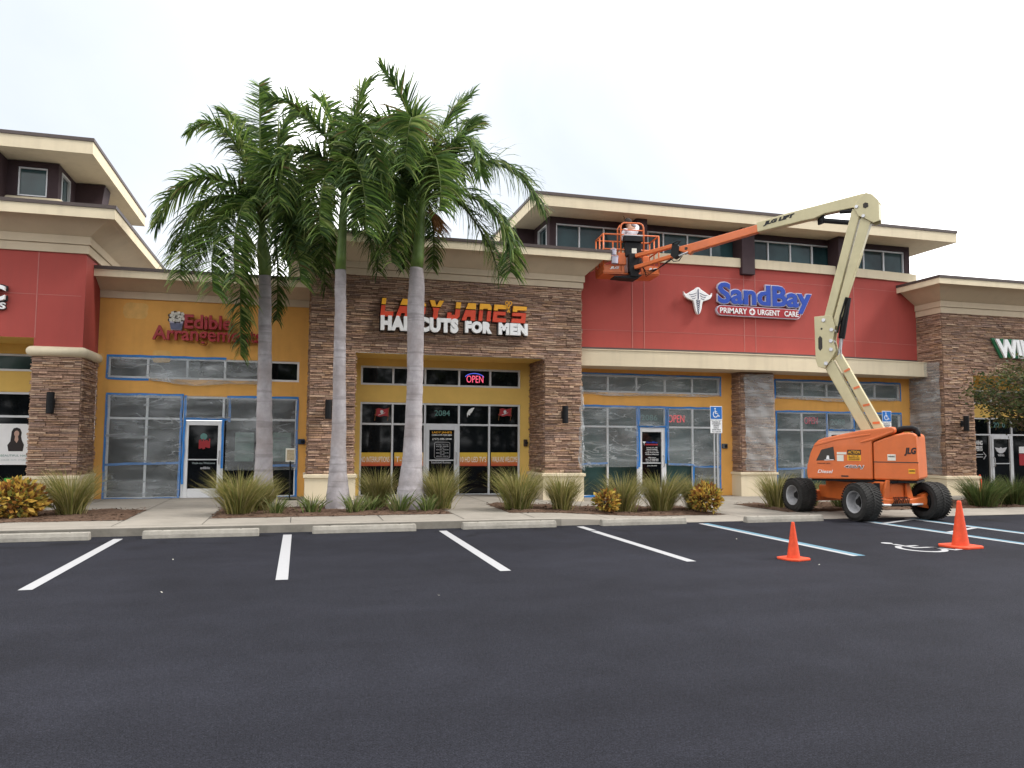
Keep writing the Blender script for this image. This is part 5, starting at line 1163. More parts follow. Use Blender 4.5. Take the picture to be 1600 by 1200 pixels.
ua = arm('upper_arm', [(.77, 4.50), (.76, 4.45), (.09, 6.86), (-.14, 6.80), (.46, 4.98), (.54, 4.62), (.66, 4.36), (.76, 4.38)], -.09, .09, 'jlg_cream')
arm('arm_cleat', [(.10, 6.0), (.06, 6.0), (.40, 5.02), (.44, 5.02)], .09, .115, 'jlg_cream', ua, .005)
mb = MB(); mb.tube([lp(.44, 5.02, 0), lp(.60, 4.08, 0)], .075, 12); mb.tube([lp(.45, 5.02, .12), lp(.58, 4.6, .13), lp(.66, 4.2, .12)], .022, 8); mb.tube([lp(.40, 5.0, .1), lp(.52, 4.5, .12), lp(.60, 4.1, .1)], .018, 8); mb.build('lift_cylinder', M['black'], LIFT)
mb = MB(); mb.tube([lp(.60, 4.08, 0), lp(.67, 3.66, 0)], .04, 12); mb.tube([lp(.60, 4.0, .08), lp(.6, 3.6, .08)], .016, 6); mb.build('cylinder_rod', M['steel'], LIFT)
ap = [(.24, 7.10), (.10, 7.30), (-.03, 7.40), (-.16, 7.34), (-.30, 7.17), (-.30, 6.70), (-.18, 6.67), (.0, 6.80), (.13, 6.88)]
hd = arm('boom_head', ap, .11, .15, 'jlg_cream', bevel=.008); arm('boom_head', ap, -.15, -.11, 'jlg_cream', bevel=.008)
arm('boom_head_plate', [(-.27, 7.12), (-.30, 7.12), (-.30, 6.74), (-.27, 6.74)], -.14, .14, 'jlg_cream')
mb = MB(); mb.prism([(-.02, 7.03), (.03, 7.06), (.03, 7.14), (-.02, 7.17), (-.08, 7.14), (-.08, 7.06)], lambda u, v, d: lp(u, v, d), .145, .155); mb.build('bracket_hole', M['dark'], hd)
mb = MB()
for (s_, z_) in ((.17, 7.10), (.03, 6.86)): mb.prism([(s_+.04*math.cos(a), z_+.04*math.sin(a)) for a in [2*PI*k/14 for k in range(14)]], lambda u, v, d: lp(u, v, d), -.17, .17)
mb.build('pivot_pin', M['steel'], hd, bevel=.005)
bo = arm('main_boom', [(2.5, 7.12), (1.71, 7.235), (.03, 7.41), (-.06, 7.38), (-.06, 7.10), (.24, 7.10), (.88, 7.07), (1.12, 6.99), (1.29, 6.985), (2.48, 6.87)], -.105, .105, 'jlg_cream')
def boomtext(s, s0, z0, s1, z1, h, n, material):
    P, fs = text_mb(s, math.hypot(s1-s0, z1-z0), h, .006, .07, .25); a = Vector((s1-s0, z1-z0)).normalized(); mb = MB()
    mb.add([lp(s0+a.x*u-a.y*v*-0-0, z0+a.y*u+v, n-b) for u, b, v in P], fs); return mb.build('lettering', M[material], bo, fix=False)
boomtext('JLG LIFT', 2.33, 6.985, 1.57, 7.085, .115, .108, 'black_text')
mb = MB(); mb.tube([lp(1.0, 6.95, 0), lp(.3, 6.78, 0)], .06, 12); mb.tube([lp(.55, 7.07, .05), lp(.25, 7.04, .05)], .05, 10); mb.box(*sum([[min(lp(1.05, 0, -.08)[i], lp(.93, 0, .08)[i]), max(lp(1.05, 0, -.08)[i], lp(.93, 0, .08)[i])] for i in (0, 1)], []), 6.86, 7.05); mb.build('boom_cylinder', M['black'], LIFT)
arm('fly_boom', [(2.2, 7.11), (4.0, 6.875), (4.63, 6.80), (4.65, 6.73), (4.42, 6.63), (4.28, 6.56), (4.2, 6.62), (2.2, 6.91)], -.08, .08, 'jlg_orange')
mb = MB(); mb.prism([(4.34, 6.69), (4.40, 6.70), (4.40, 6.76), (4.34, 6.765), (4.31, 6.73)], lambda u, v, d: lp(u, v, d), .078, .085); mb.build('bracket_hole', M['dark'], LIFT)
mb = MB(); mb.prism([(4.75, 6.92), (4.62, 6.88), (4.55, 6.80), (4.58, 6.56), (4.70, 6.50), (4.80, 6.60)], lambda u, v, d: lp(u, v, d), -.09, .09)
mb.tube([lp(4.60, 6.86, .1), lp(4.5, 6.93, .12), lp(4.6, 6.95, .1), lp(4.75, 6.9, .1)], .018, 6); mb.tube([lp(4.8, 6.52, .1), lp(4.7, 6.42, .1), lp(4.56, 6.42, .1), lp(4.46, 6.54, .1)], .014, 6); mb.build('jib_knuckle', M['black'], LIFT, bevel=.01)
mb = MB(); mb.tube([lp(4.55, 6.55, .1), lp(4.3, 6.62, .1)], .022, 8); mb.build('cylinder_rod', M['steel'], LIFT)
mb = MB(); mb.bar(lp(4.72, 6.87), lp(5.85, 6.74), .12, .10); mb.build('jib_arm', M['jlg_orange'], LIFT, bevel=.012)
mb = MB(); mb.bar(lp(4.74, 6.60), lp(5.88, 6.42), .12, .10); mb.build('jib_arm', M['jlg_orange'], LIFT, bevel=.012)
# platform
BX, BY, BZ = 8.80, 19.85, 6.31
BKT = LIFT
rz = math.radians(-6); ca, sa = math.cos(rz), math.sin(rz)
def bp_(u, v, z): return Vector((BX+u*ca-v*sa, BY+u*sa+v*ca, BZ+z))
U, V = .80, .38
mb = MB()
def bbox(mb, u0, u1, v0, v1, z0, z1):
    mb.add([bp_(u, v, z) for z in (z0, z1) for u, v in ((u0, v0), (u1, v0), (u1, v1), (u0, v1))], [(3,2,1,0),(4,5,6,7),(0,1,5,4),(1,2,6,5),(2,3,7,6),(3,0,4,7)])
bbox(mb, -U, U, -V, V, -.03, .0); mb.build('platform_floor', M['jlg_orange'], LIFT)
mb = MB()
for v in (-V, V): bbox(mb, -U, -.2 if v < 0 else U, v-.015, v+.015, 0, .22)
bbox(mb, .28, U, -V-.015, -V+.015, 0, .22)
bbox(mb, -U-.015, -U+.015, -V, V, 0, .22); bbox(mb, U-.015, U+.015, -V, V, 0, .22); mb.build('toe_board', M['jlg_orange'], LIFT, bevel=.006)
lp_txt = MB()
for s_, u0 in (('JLG', -.62), ('JLG', .48)):
    P, fs = text_mb(s_, .26, .085, .006, .05, .2); lp_txt.add([bp_(u0+a, -V-.018+b, .09+c) for a, b, c in P], fs)
lp_txt.build('lettering', M['white'], LIFT, fix=False)
mb = MB(); r_ = .022
def loop(z): return [bp_(-U, -V, z), bp_(U, -V, z), bp_(U, V, z), bp_(-U, V, z), bp_(-U, -V, z)]
for z in (.66, 1.08):
    q = loop(z)
    for a, b in zip(q[:-1], q[1:]): mb.tube([a, b], r_, 8)
for u, v in ((-U, -V), (U, -V), (U, V), (-U, V), (-.3, -V), (.36, -V), (-.3, V), (.36, V), (-U, 0), (U, 0)): mb.tube([bp_(u, v, .05), bp_(u, v, 1.08)], r_, 8)
# raised frame at the control station
mb.tube([bp_(-.3, -V, .3), bp_(-.3, -V, 1.30), bp_(-.27, -V, 1.38), bp_(-.2, -V, 1.42), bp_(.26, -V, 1.42), bp_(.33, -V, 1.38), bp_(.36, -V, 1.30), bp_(.36, -V, .3)], r_*1.1, 8)
mb.tube([bp_(-.36, -V+.1, .3), bp_(-.36, -V+.1, 1.26), bp_(-.3, -V+.05, 1.36)], r_, 8); mb.tube([bp_(-.3, -V, 1.22), bp_(.36, -V, 1.22)], r_*.8, 8)
mb.build('guard_rail', M['jlg_orange'], LIFT, smooth=True)
mb = MB(); bbox(mb, -.24, .28, -V-.16, -V+.06, .86, 1.02); bbox(mb, -.20, .26, -V-.10, -V+.04, .45, .86); bbox(mb, -.13, .18, -V-.22, -V-.04, -.02, .52); bbox(mb, -.10, .14, -V-.24, -V-.02, -.14, 0)
mb.build('control_console', M['black'], LIFT, bevel=.02)
mb = MB(); bbox(mb, -.25, .29, -V-.165, -V+.065, 1.02, 1.05); mb.build('console_tray', M['galv'], LIFT)
mb = MB(); bbox(mb, -.02, .12, -V-.112, -V-.106, .52, .68); mb.build('sticker', M['paper'], LIFT)
mb = MB(); mb.prism([(-.55, -.17), (.1, -.2), (.25, -.08), (.0, -.02), (-.1, -.10), (-.55, -.13)], lambda u, v, d: bp_(u, d, v), -V-.2, -V+.2); mb.build('platform_mount', M['black'], LIFT, bevel=.01)
for k in range(4):
    mb = MB(); mb.tube([bp_(.1+.05*k, -V-.2, .3), bp_(.3, -V-.35, .0-.05*k), bp_(.6, -V-.5, .05), bp_(.95, -V-.75, .3+.02*k)], .012, 6); mb.build('hose', M['black'], LIFT, smooth=True)
mb = MB(); bbox(mb, -.40, -.16, -V-.06, -V+.02, .22, .56); bbox(mb, .3, .5, -V-.06, -V+.02, .28, .5); mb.build('rotator_housing', M['jlg_orange'], LIFT, bevel=.02)
# paint buckets hung on the platform
def bucket(u, v, z, label, h=.2, r_=.1):
    p = bp_(u, v, z); r = empty('paint_bucket', p, label, 'bucket'); mb = MB(); mb.lathe([(r_*.86, 0), (r_, h), (r_+.008, h), (r_+.008, h-.015), (r_-.006, h-.02), (r_*.8, .01), (0, .01)], 18, c=p); mb.build('pail', M['lilac'] if h < .22 else M['white'], r, smooth=False)
    mb = MB(); mb.tube([p+Vector((r_*math.cos(a), -.02, h-.02+r_*.8*math.sin(a))) for a in [math.radians(q) for q in range(0, 181, 20)]], .005, 5); mb.build('handle', M['steel'], r)
bucket(-.52, -V-.14, .22, 'grey paint bucket hanging from the lift platform', .2); bucket(-.55, -V-.12, .47, 'pale paint pot hanging above the bucket on the lift platform', .15, .08)

# ------------------------------------------------------------------ painter
PER = empty('person', bp_(.12, .05, -.04), 'painter in a white long sleeved shirt reaching up from the lift platform', 'person')
def skin(name, nodes, edges, material, root_i=0, sub=2):
    me = bpy.data.meshes.new(name); me.from_pydata([n[0] for n in nodes], edges, []); o = link(name, me, material, PER)
    sk = o.modifiers.new('s', 'SKIN'); ss = o.modifiers.new('u', 'SUBSURF'); ss.levels = sub; ss.render_levels = sub
    for i, n in enumerate(nodes): d = me.skin_vertices[0].data[i]; d.radius = (n[1], n[1] if len(n) < 3 else n[2]); d.use_root = i == root_i
    o.modifiers['s'].use_smooth_shade = True; return o
def bq(u, v, z): return tuple(bp_(.12+u, .05+v, z-.02))
skinm = mat('skin', (.30, .155, .10), .55, .35); shirt = mat('white work shirt', (.62, .60, .64), .85, .2, var=.15, scale=9, bump=.3, bscale=20); pants = mat('pale work trousers', (.42, .42, .45), .9, .2, var=.2, scale=8)
# body (head, neck, hands, torso, legs) as one surface
body = [(bq(0, 0, .90), .13, .10), (bq(0, .0, 1.08), .135, .1), (bq(.01, -.02, 1.25), .155, .11), (bq(.01, -.03, 1.39), .09, .08), (bq(-.01, .02, 1.45), .055), (bq(-.03, .08, 1.52), .085, .09), (bq(-.04, .12, 1.61), .088, .095), (bq(-.045, .13, 1.68), .05),
        (bq(.17, -.02, 1.36), .058), (bq(.25, .12, 1.50), .046), (bq(.14, .30, 1.64), .036), (bq(.04, .42, 1.74), .026),
        (bq(-.17, -.02, 1.34), .058), (bq(-.27, -.03, 1.12), .046), (bq(-.18, -.2, .99), .036), (bq(-.10, -.26, .98), .026),
        (bq(.09, .0, .82), .09), (bq(.11, -.03, .47), .062), (bq(.11, .02, .08), .042), (bq(.11, -.1, .04), .038), (bq(.11, -.17, .035), .03),
        (bq(-.09, .0, .82), .09), (bq(-.12, -.03, .47), .062), (bq(-.13, .02, .08), .042), (bq(-.13, -.1, .04), .038), (bq(-.13, -.17, .035), .03)]
ed = [(0,1),(1,2),(2,3),(3,4),(4,5),(5,6),(6,7),(3,8),(8,9),(9,10),(10,11),(3,12),(12,13),(13,14),(14,15),(0,16),(16,17),(17,18),(18,19),(19,20),(0,21),(21,22),(22,23),(23,24),(24,25)]
n0 = len(body)
def hand(w_, wi, d, side):
    global body, ed
    w_ = Vector(w_); d = Vector(d).normalized(); s_ = Vector(side).normalized(); k0 = len(body); pm = w_+d*.06; body.append((tuple(pm), .026, .018)); ed.append((wi, k0))
    for j, (o_, l) in enumerate(((-.027, .062), (-.009, .072), (.009, .068), (.026, .052))):
        k = len(body); a = pm+d*.03+s_*o_; b = a+d*l*.55; c = b+d*l*.4+Vector((0, -.012, 0)); body += [(tuple(a), .0085), (tuple(b), .008), (tuple(c), .0065)]; ed += [(k0, k), (k, k+1), (k+1, k+2)]
    k = len(body); a = w_+d*.02-s_*.035; b = a+d*.035-s_*.02; body += [(tuple(a), .011), (tuple(b), .008)]; ed += [(k0, k), (k, k+1)]
hand(body[11][0], 11, (-.35, .5, .6), (.8, .3, .3)); hand(body[15][0], 15, (.8, -.3, -.1), (0, .6, .6))
skin('body', body, ed, skinm)
sh = [(bq(0, 0, .88), .155, .125), (bq(0, .0, 1.08), .155, .12), (bq(.01, -.02, 1.25), .175, .13), (bq(.01, -.03, 1.37), .115, .1), (bq(.17, -.02, 1.36), .076), (bq(.25, .12, 1.50), .064), (bq(.15, .29, 1.63), .052), (bq(-.17, -.02, 1.34), .076), (bq(-.27, -.03, 1.12), .064), (bq(-.20, -.17, 1.0), .052)]
skin('shirt', sh, [(0,1),(1,2),(2,3),(3,4),(4,5),(5,6),(3,7),(7,8),(8,9)], shirt)
skin('trousers', [(bq(0, 0, .90), .15, .12), (bq(.09, .0, .80), .105), (bq(.11, -.03, .47), .08), (bq(.11, .02, .10), .066), (bq(-.09, .0, .80), .105), (bq(-.12, -.03, .47), .08), (bq(-.13, .02, .10), .066)], [(0,1),(1,2),(2,3),(0,4),(4,5),(5,6)], pants)
mb = MB(); hc = Vector(bq(-.04, .12, 1.60))
bm = bmesh.new(); bmesh.ops.create_icosphere(bm, subdivisions=3, radius=.118)
for v in bm.verts:
    v.co.z *= 1.08
    if v.co.z < -.02 and v.co.y > -.02: v.co *= .72
    v.co *= 1+.03*math.sin(v.co.x*60)*math.sin(v.co.z*50)
me = bpy.data.meshes.new('hair'); bm.to_mesh(me); bm.free(); me.transform(Matrix.Translation(hc+Vector((0, -.012, .02)))); link('hair', me, mat('dark hair', (.02, .014, .012), .7), PER)
fc = hc+Vector((0, .105, 0)); mb = MB(); mb.prism([(-.012, -.02), (.012, -.02), (0, .03)], lambda u, v, d: (fc.x+u, fc.y+d, fc.z+v-.01), -.02, .018); mb.build('nose', skinm, PER)
mb = MB()
for s_ in (-1, 1): mb.box(fc.x+s_*.03-.012, fc.x+s_*.03+.012, fc.y-.02, fc.y-.006, fc.z+.018, fc.z+.028)
mb.box(fc.x-.025, fc.x+.025, fc.y-.025, fc.y-.008, fc.z-.056, fc.z-.048); mb.build('face_features', mat('dark face detail', (.08, .03, .025), .6), PER)  # eyes and mouth in dark brown
# roller he paints with
RB = empty('paint_brush', Vector(bq(.0, .47, 1.82)), 'paint brush held up to the eaves by the painter', 'paint brush')
w0 = Vector(bq(.01, .46, 1.79)); mb = MB(); mb.tube([w0+Vector((.03, 0, -.08)), w0+Vector((-.05, .03, .12))], .011, 8); mb.build('handle', M['brown'], RB); mb = MB(); mb.box(w0.x-.09, w0.x-.03, w0.y+.02, w0.y+.05, w0.z+.12, w0.z+.2); mb.build('bristles', M['cream'], RB)

# ================================================================== royal palms
GREENS = [(.06, .11, .022), (.085, .15, .03), (.13, .20, .04), (.04, .075, .022), (.20, .25, .075), (.065, .115, .04)]
def catmull(P, n):
    P = [P[0]*2-P[1]]+P+[P[-1]*2-P[-2]]; out_ = []
    segs = len(P)-3
    for i in range(n+1):
        t = i/n*segs; k = min(int(t), segs-1); u = t-k; a, b, c, d = P[k:k+4]
        out_.append(.5*((2*b)+(c-a)*u+(2*a-5*b+4*c-d)*u*u+(3*b-a-3*c+d)*u**3))
    return out_
def frond(mb, rib, pts, R_, llen=.78, droop=.9, tone=1.0, dens=42, bare=.10):
    pts = catmull(pts, 26); L_ = [0]
    for a, b in zip(pts[:-1], pts[1:]): L_.append(L_[-1]+(b-a).length)
    T = L_[-1]; rib.tube(pts, [.034*(1-.86*i/26)+.003 for i in range(27)], 6, col=(.10*tone, .14*tone, .035*tone))
    n = int(T*dens)
    for i in range(n):
        t = bare+(1-bare)*(i+.5)/n; s_ = t*T; k = max(j for j in range(27) if L_[j] <= s_); k = min(k, 25); u = (s_-L_[k])/max(L_[k+1]-L_[k], 1e-6)
        p = pts[k].lerp(pts[k+1], u); d = (pts[k+1]-pts[k]).normalized()
        side = d.cross(Vector((0, 0, 1)))
        if side.length < .15: side = d.cross(Vector((R_.uniform(-.3, .3), 1, 0)))
        side.normalize(); upv = side.cross(d).normalized()
        env = (math.sin(PI*min(1, (t-bare)/(1-bare)*.86+.12))**.55)
        env = max(env, .55 if t > .5 else 0)
        for sg in (-1, 1):
            if R_.random() < .05: continue
            l = llen*env*R_.uniform(.85, 1.35); el = R_.uniform(-.25, .75); fw_ = R_.uniform(.35, .75)+.55*max(0, t-.6)
            di = (side*sg*math.cos(el)+upv*math.sin(el)+d*fw_).normalized(); q = p.copy(); w_ = R_.uniform(.016, .027); c = R_.choice(GREENS); kk = R_.uniform(.75, 1.3)*tone; col = (c[0]*kk, c[1]*kk, c[2]*kk)
            if R_.random() < .015: col = (.16, .12, .05)
            wd = di.cross(d); wd = (wd.normalized() if wd.length > .01 else upv)
            wd = (wd*R_.uniform(.3, 1)+d*R_.uniform(.3, 1)).normalized()
            vs = []; ns = 4; dr = droop*R_.uniform(.6, 1.5)
            for j in range(ns+1):
                ww = w_*(.7, 1.0, .95, .65, .06)[j]
                vs += [q-wd*ww, q+wd*ww]
                di = (di+Vector((0, 0, -1))*dr*.22*(.5+j*.5)).normalized(); q = q+di*l/ns
            mb.add(vs, [(2*j, 2*j+1, 2*j+3, 2*j+2) for j in range(ns)], col)
def palm(label, base_px, Yb, trunk_px, shaft_px, fronds, seed, extra=()):
    """trunk_px: (x, y, width) from the ground up, measured on the palm's own plane"""
    R_ = random.Random(seed); b = at(*base_px, Y=Yb); root = empty('royal_palm', (b.x, Yb, walk_z(b.x, Yb)), label, 'palm tree', 'royal palms in front of the shops')
    dist = lambda x, y: (at(x, y, Y=Yb)-EYE).dot(FWD)
    P, r_ = [], []
    for x, y, w_ in trunk_px: P.append(at(x, y, Y=Yb)); r_.append(w_/2*dist(x, y)/F_PX)
    P = [P[0]+Vector((0, 0, -.12))]+P; r_ = [r_[0]*1.04]+r_
    # refine
    PP, RR = [], []
    for i in range(len(P)-1):
        for k in range(6): u = k/6; PP.append(P[i].lerp(P[i+1], u)+Vector((R_.uniform(-.006, .006), R_.uniform(-.006, .006), 0))); RR.append((r_[i]*(1-u)+r_[i+1]*u)*(1+R_.uniform(-.012, .012)))
    PP.append(P[-1]); RR.append(r_[-1])
    mb = MB(); mb.tube(PP, RR, 28); mb.build('trunk', M['trunk'], root, smooth=True)
    S = [at(x, y, Y=Yb) for x, y, _ in shaft_px]; sr = [w_/2*dist(x, y)/F_PX for x, y, w_ in shaft_px]
    mb = MB(); mb.tube(S, sr, 20); mb.build('crownshaft', M['shaft'], root, smooth=True)
    top = at(*fronds[0][0][0], Y=Yb)
    for k in range(4):                                   # fronds towards and away from the street
        a = (-PI/2 if k == 1 else PI/2)+R_.uniform(-.9, .9); dv = Vector((math.cos(a), math.sin(a), 0)); up = R_.uniform(.5, 1.15); l = R_.uniform(1.9, 2.5); q = [top+dv*.02, top+dv*l*.33+Vector((0, 0, up)), top+dv*l*.75+Vector((0, 0, up*.9)), top+dv*l+Vector((0, 0, up*.2-.4))]
        lf = MB(); rib = MB(); frond(lf, rib, q, R_, .75, .95, R_.uniform(.85, 1.15)); n0 = len(lf.v); lf.v += rib.v; lf.f += [[i+n0 for i in f] for f in rib.f]; lf.c += rib.c
        lf.build('frond', M['leaf'], root, fix=False)
    if extra:
        mb = MB()
        for (x0, y0, x1, y1, n, dy) in extra:
            for k in range(n):
                a = at(x0+R_.uniform(-4, 4), y0+R_.uniform(-3, 3), Y=Yb+dy+R_.uniform(-.15, .15)); c = at(x1+R_.uniform(-14, 14), y1+R_.uniform(-14, 8), Y=Yb+dy+R_.uniform(-.3, .3)); mb.tube([a, a.lerp(c, .5)+Vector((0, 0, .04)), c], [.006, .007, .004], 4)
        mb.build('flower_stalk', M['brown'], root)
    for (pts, dys, ll, dr, tone) in fronds:
        n = len(pts); pp = [at(x, y, Y=Yb+(dys[0]+(dys[1]-dys[0])*i/(n-1))) for i, (x, y) in enumerate(pts)]
        lf = MB(); rib = MB(); frond(lf, rib, pp, R_, ll, dr, tone); lf.f and None
        n0 = len(lf.v); lf.v += rib.v; lf.f += [[i+n0 for i in f] for f in rib.f]; lf.c += rib.c
        lf.build('frond', M['leaf'], root, fix=False)
    return root

palm('slim royal palm closest to the ochre shop, its drooping crown apart from the other two', (411, 790), 18.5,
     [(411, 791, 36), (411, 770, 33), (412, 735, 27.5), (413, 690, 25), (413, 620, 22.5), (414, 550, 20.5), (414, 480, 19.5), (414, 430, 18)], [(414, 431, 18.5), (414, 420, 20), (412, 400, 21), (410, 378, 15), (409, 345, 9)],
     [([(409, 345), (408, 280), (406, 200), (405, 130)], (0, .2), .55, .25, 1.25),
      ([(409, 345), (385, 260), (355, 208), (322, 192), (300, 203)], (0, -.5), .72, .8, 1.05),
      ([(409, 345), (428, 260), (445, 195), (475, 170), (492, 196)], (0, .5), .72, .8, 1.0),
      ([(409, 345), (388, 255), (370, 195), (352, 178)], (0, 1.0), .7, .6, .9),
      ([(409, 348), (370, 295), (320, 278), (272, 305), (246, 350)], (0, -.2), .78, .9, 1.05),
      ([(408, 350), (365, 308), (318, 318), (288, 375), (281, 435)], (0, -.9), .8, 1.0, 1.1),
      ([(408, 352), (380, 320), (348, 342), (332, 400), (333, 455)], (0, -1.8), .8, 1.0, 1.2),
      ([(409, 350), (395, 312), (376, 330), (366, 385), (368, 440)], (0, -2.0), .72, 1.0, 1.1),
      ([(409, 350), (440, 305), (470, 325), (485, 375), (490, 425)], (0, -.8), .78, 1.0, 1.15),
      ([(409, 350), (432, 320), (452, 345), (466, 400), (470, 440)], (0, -1.5), .72, 1.0, 1.2),
      ([(409, 352), (386, 345), (378, 405), (376, 480), (376, 555)], (0, -.5), .55, 1.1, 1.1),
      ([(409, 352), (425, 350), (433, 400), (434, 455), (432, 500)], (0, .5), .45, 1.1, .9),
      ([(409, 350), (360, 330), (310, 370), (298, 420)], (0, 1.2), .7, 1.0, .8)], 5)
palm('slender royal palm standing between the other two, half behind their fronds', (528, 795), 17.1,
     [(528, 797, 40), (528, 775, 36), (528, 740, 28), (529, 700, 23.5), (530, 620, 20.5), (531, 540, 18.5), (532, 480, 17.5), (532, 422, 17)], [(532, 423, 17), (533, 400, 15.5), (535, 360, 13), (537, 325, 12), (538, 290, 8)],
     [([(538, 300), (540, 240), (552, 190), (566, 140), (577, 128)], (0, .3), .62, .35, 1.1),
      ([(538, 300), (515, 225), (480, 185), (448, 160), (420, 152)], (0, -.4), .75, .75, 1.05),
      ([(538, 300), (525, 220), (512, 170), (498, 152)], (0, .6), .6, .3, 1.3),
      ([(538, 300), (505, 248), (465, 236), (432, 262), (420, 300)], (0, -.6), .78, .9, .85),
      ([(538, 300), (500, 275), (462, 290), (446, 345), (440, 400)], (0, .5), .75, 1.0, .85),
      ([(538, 302), (545, 258), (560, 262), (570, 310), (572, 365)], (0, -2.0), .8, 1.0, 1.25),
      ([(538, 300), (560, 250), (592, 255), (615, 305), (622, 370)], (0, -1.2), .8, 1.0, 1.05),
      ([(538, 300), (570, 225), (605, 205), (632, 225), (640, 260)], (0, .6), .75, .8, .9),
      ([(538, 302), (520, 290), (508, 340), (505, 400), (508, 450)], (0, .4), .62, 1.1, .75),
      ([(538, 302), (556, 300), (572, 350), (585, 395), (590, 425)], (0, .6), .6, 1.0, .9),
      ([(538, 300), (524, 268), (508, 280), (500, 325), (500, 365)], (0, -1.6), .7, 1.0, 1.1)], 6, [(526, 315, 500, 352, 18, .1)])
palm('stout royal palm closest to the camera with orange flower stalks under its crown', (640, 797), 16.75,
     [(641, 798, 50), (641, 780, 46), (642, 755, 38), (644, 720, 31), (646, 670, 27), (648, 610, 25), (649, 550, 25.5), (650, 480, 26.5), (651, 440, 24), (651, 418, 20)], [(651, 419, 20.5), (653, 400, 19), (656, 365, 16), (658, 335, 13), (660, 300, 9)],
     [([(660, 312), (655, 240), (640, 185), (622, 145), (596, 108)], (0, .1), .72, .4, .95),
      ([(660, 312), (672, 250), (692, 200), (712, 172), (736, 148)], (0, .3), .62, .45, .95),
      ([(660, 312), (640, 240), (610, 200), (585, 190), (566, 215)], (0, .5), .75, .8, .85),
      ([(660, 312), (690, 245), (720, 215), (742, 232), (752, 275)], (0, -.6), .72, .9, 1.2),
      ([(660, 312), (700, 270), (755, 252), (810, 275), (846, 325)], (0, .0), .8, 1.0, .95),
      ([(660, 314), (710, 300), (765, 325), (795, 375), (798, 425)], (0, -.5), .8, 1.0, 1.05),
      ([(660, 314), (690, 300), (730, 330), (765, 385), (780, 430)], (0, .6), .7, 1.0, .85),
      ([(660, 312), (668, 255), (680, 245), (688, 285), (688, 330)], (0, -2.2), .8, 1.0, 1.15),
      ([(660, 312), (640, 255), (612, 240), (590, 280), (580, 330)], (0, -1.0), .8, 1.0, .95),
      ([(660, 314), (630, 285), (600, 310), (590, 360), (592, 395)], (0, .2), .75, 1.0, .9),
      ([(660, 314), (640, 300), (622, 340), (612, 385), (612, 410)], (0, -1.0), .7, 1.0, 1.0),
      ([(660, 314), (668, 310), (676, 350), (678, 390), (676, 420)], (0, 1.0), .45, 1.1, .8),
      ([(660, 314), (648, 310), (638, 350), (634, 390), (632, 420)], (0, .9), .45, 1.1, .8),
      ([(660, 312), (700, 240), (730, 195), (742, 190)], (0, 1.2), .65, .6, .85)], 8, [(672, 330, 692, 368, 60, -.1), (650, 335, 632, 372, 18, .3)])

# ================================================================== grasses, shrubs, lilies
def grass_mesh(name, n, h, spread, cols, seed, w_=.008):
    R_ = random.Random(seed); mb = MB()
    for i in range(n):
        a = R_.uniform(0, 2*PI); r0 = abs(R_.gauss(0, .12))*spread; ln = R_.gauss(.30, .22); l = h*R_.uniform(.6, 1.12); p = Vector((r0*math.cos(a), r0*math.sin(a), 0)); d = Vector((math.cos(a)*abs(ln), math.sin(a)*abs(ln), 1)).normalized()
        c = R_.choice(cols); k = R_.uniform(.7, 1.3); ws = w_*R_.uniform(.7, 1.3); tw = R_.uniform(0, PI); sd_ = Vector((math.cos(tw), math.sin(tw), 0)); vs = []; dr = R_.uniform(.05, .34)
        for j in range(5):
            ww = ws*(1, .95, .8, .5, .06)[j]; vs += [p-sd_*ww, p+sd_*ww]; d = (d+Vector((math.cos(a)*.14, math.sin(a)*.14, -dr*j*.35))).normalized(); p = p+d*l/4
        mb.add(vs, [(2*j, 2*j+1, 2*j+3, 2*j+2) for j in range(4)], (c[0]*k, c[1]*k, c[2]*k))
    return mb
YG = [(.27, .24, .075), (.19, .19, .055), (.33, .28, .11), (.13, .155, .04), (.22, .20, .065), (.38, .33, .16)]
DG = [(.07, .105, .03), (.10, .13, .04), (.16, .16, .06), (.055, .085, .025)]
LG = [(.12, .16, .045), (.15, .19, .06), (.22, .21, .09), (.09, .13, .035)]
def plant(name, mesh, label, cat, group, loc, s_, rz, part='blades'):
    r = empty(name, loc, label, cat, group, 0)
    o = bpy.data.objects.new(part, mesh); COL.objects.link(o); o.parent = r; r.rotation_euler = (0, 0, rz); r.scale = s_; return r
def to_mesh(mb, name, material):
    o = mb.build(name, material, None, fix=False); me = o.data; bpy.data.objects.remove(o); return me
GA = [to_mesh(grass_mesh('grass', 950, 1.05, 1.0, YG, 10+k), 'grass_blades', M['leaf']) for k in range(3)]
GD = to_mesh(grass_mesh('grass', 900, .95, 1.2, DG, 21, .009), 'grass_blades', M['leaf'])
LI = [to_mesh(grass_mesh('lily', 75, .48, .9, LG, 31+k, .014), 'lily_blades', M['leaf']) for k in range(2)]
GG = 'tufts of ornamental grass in the beds'
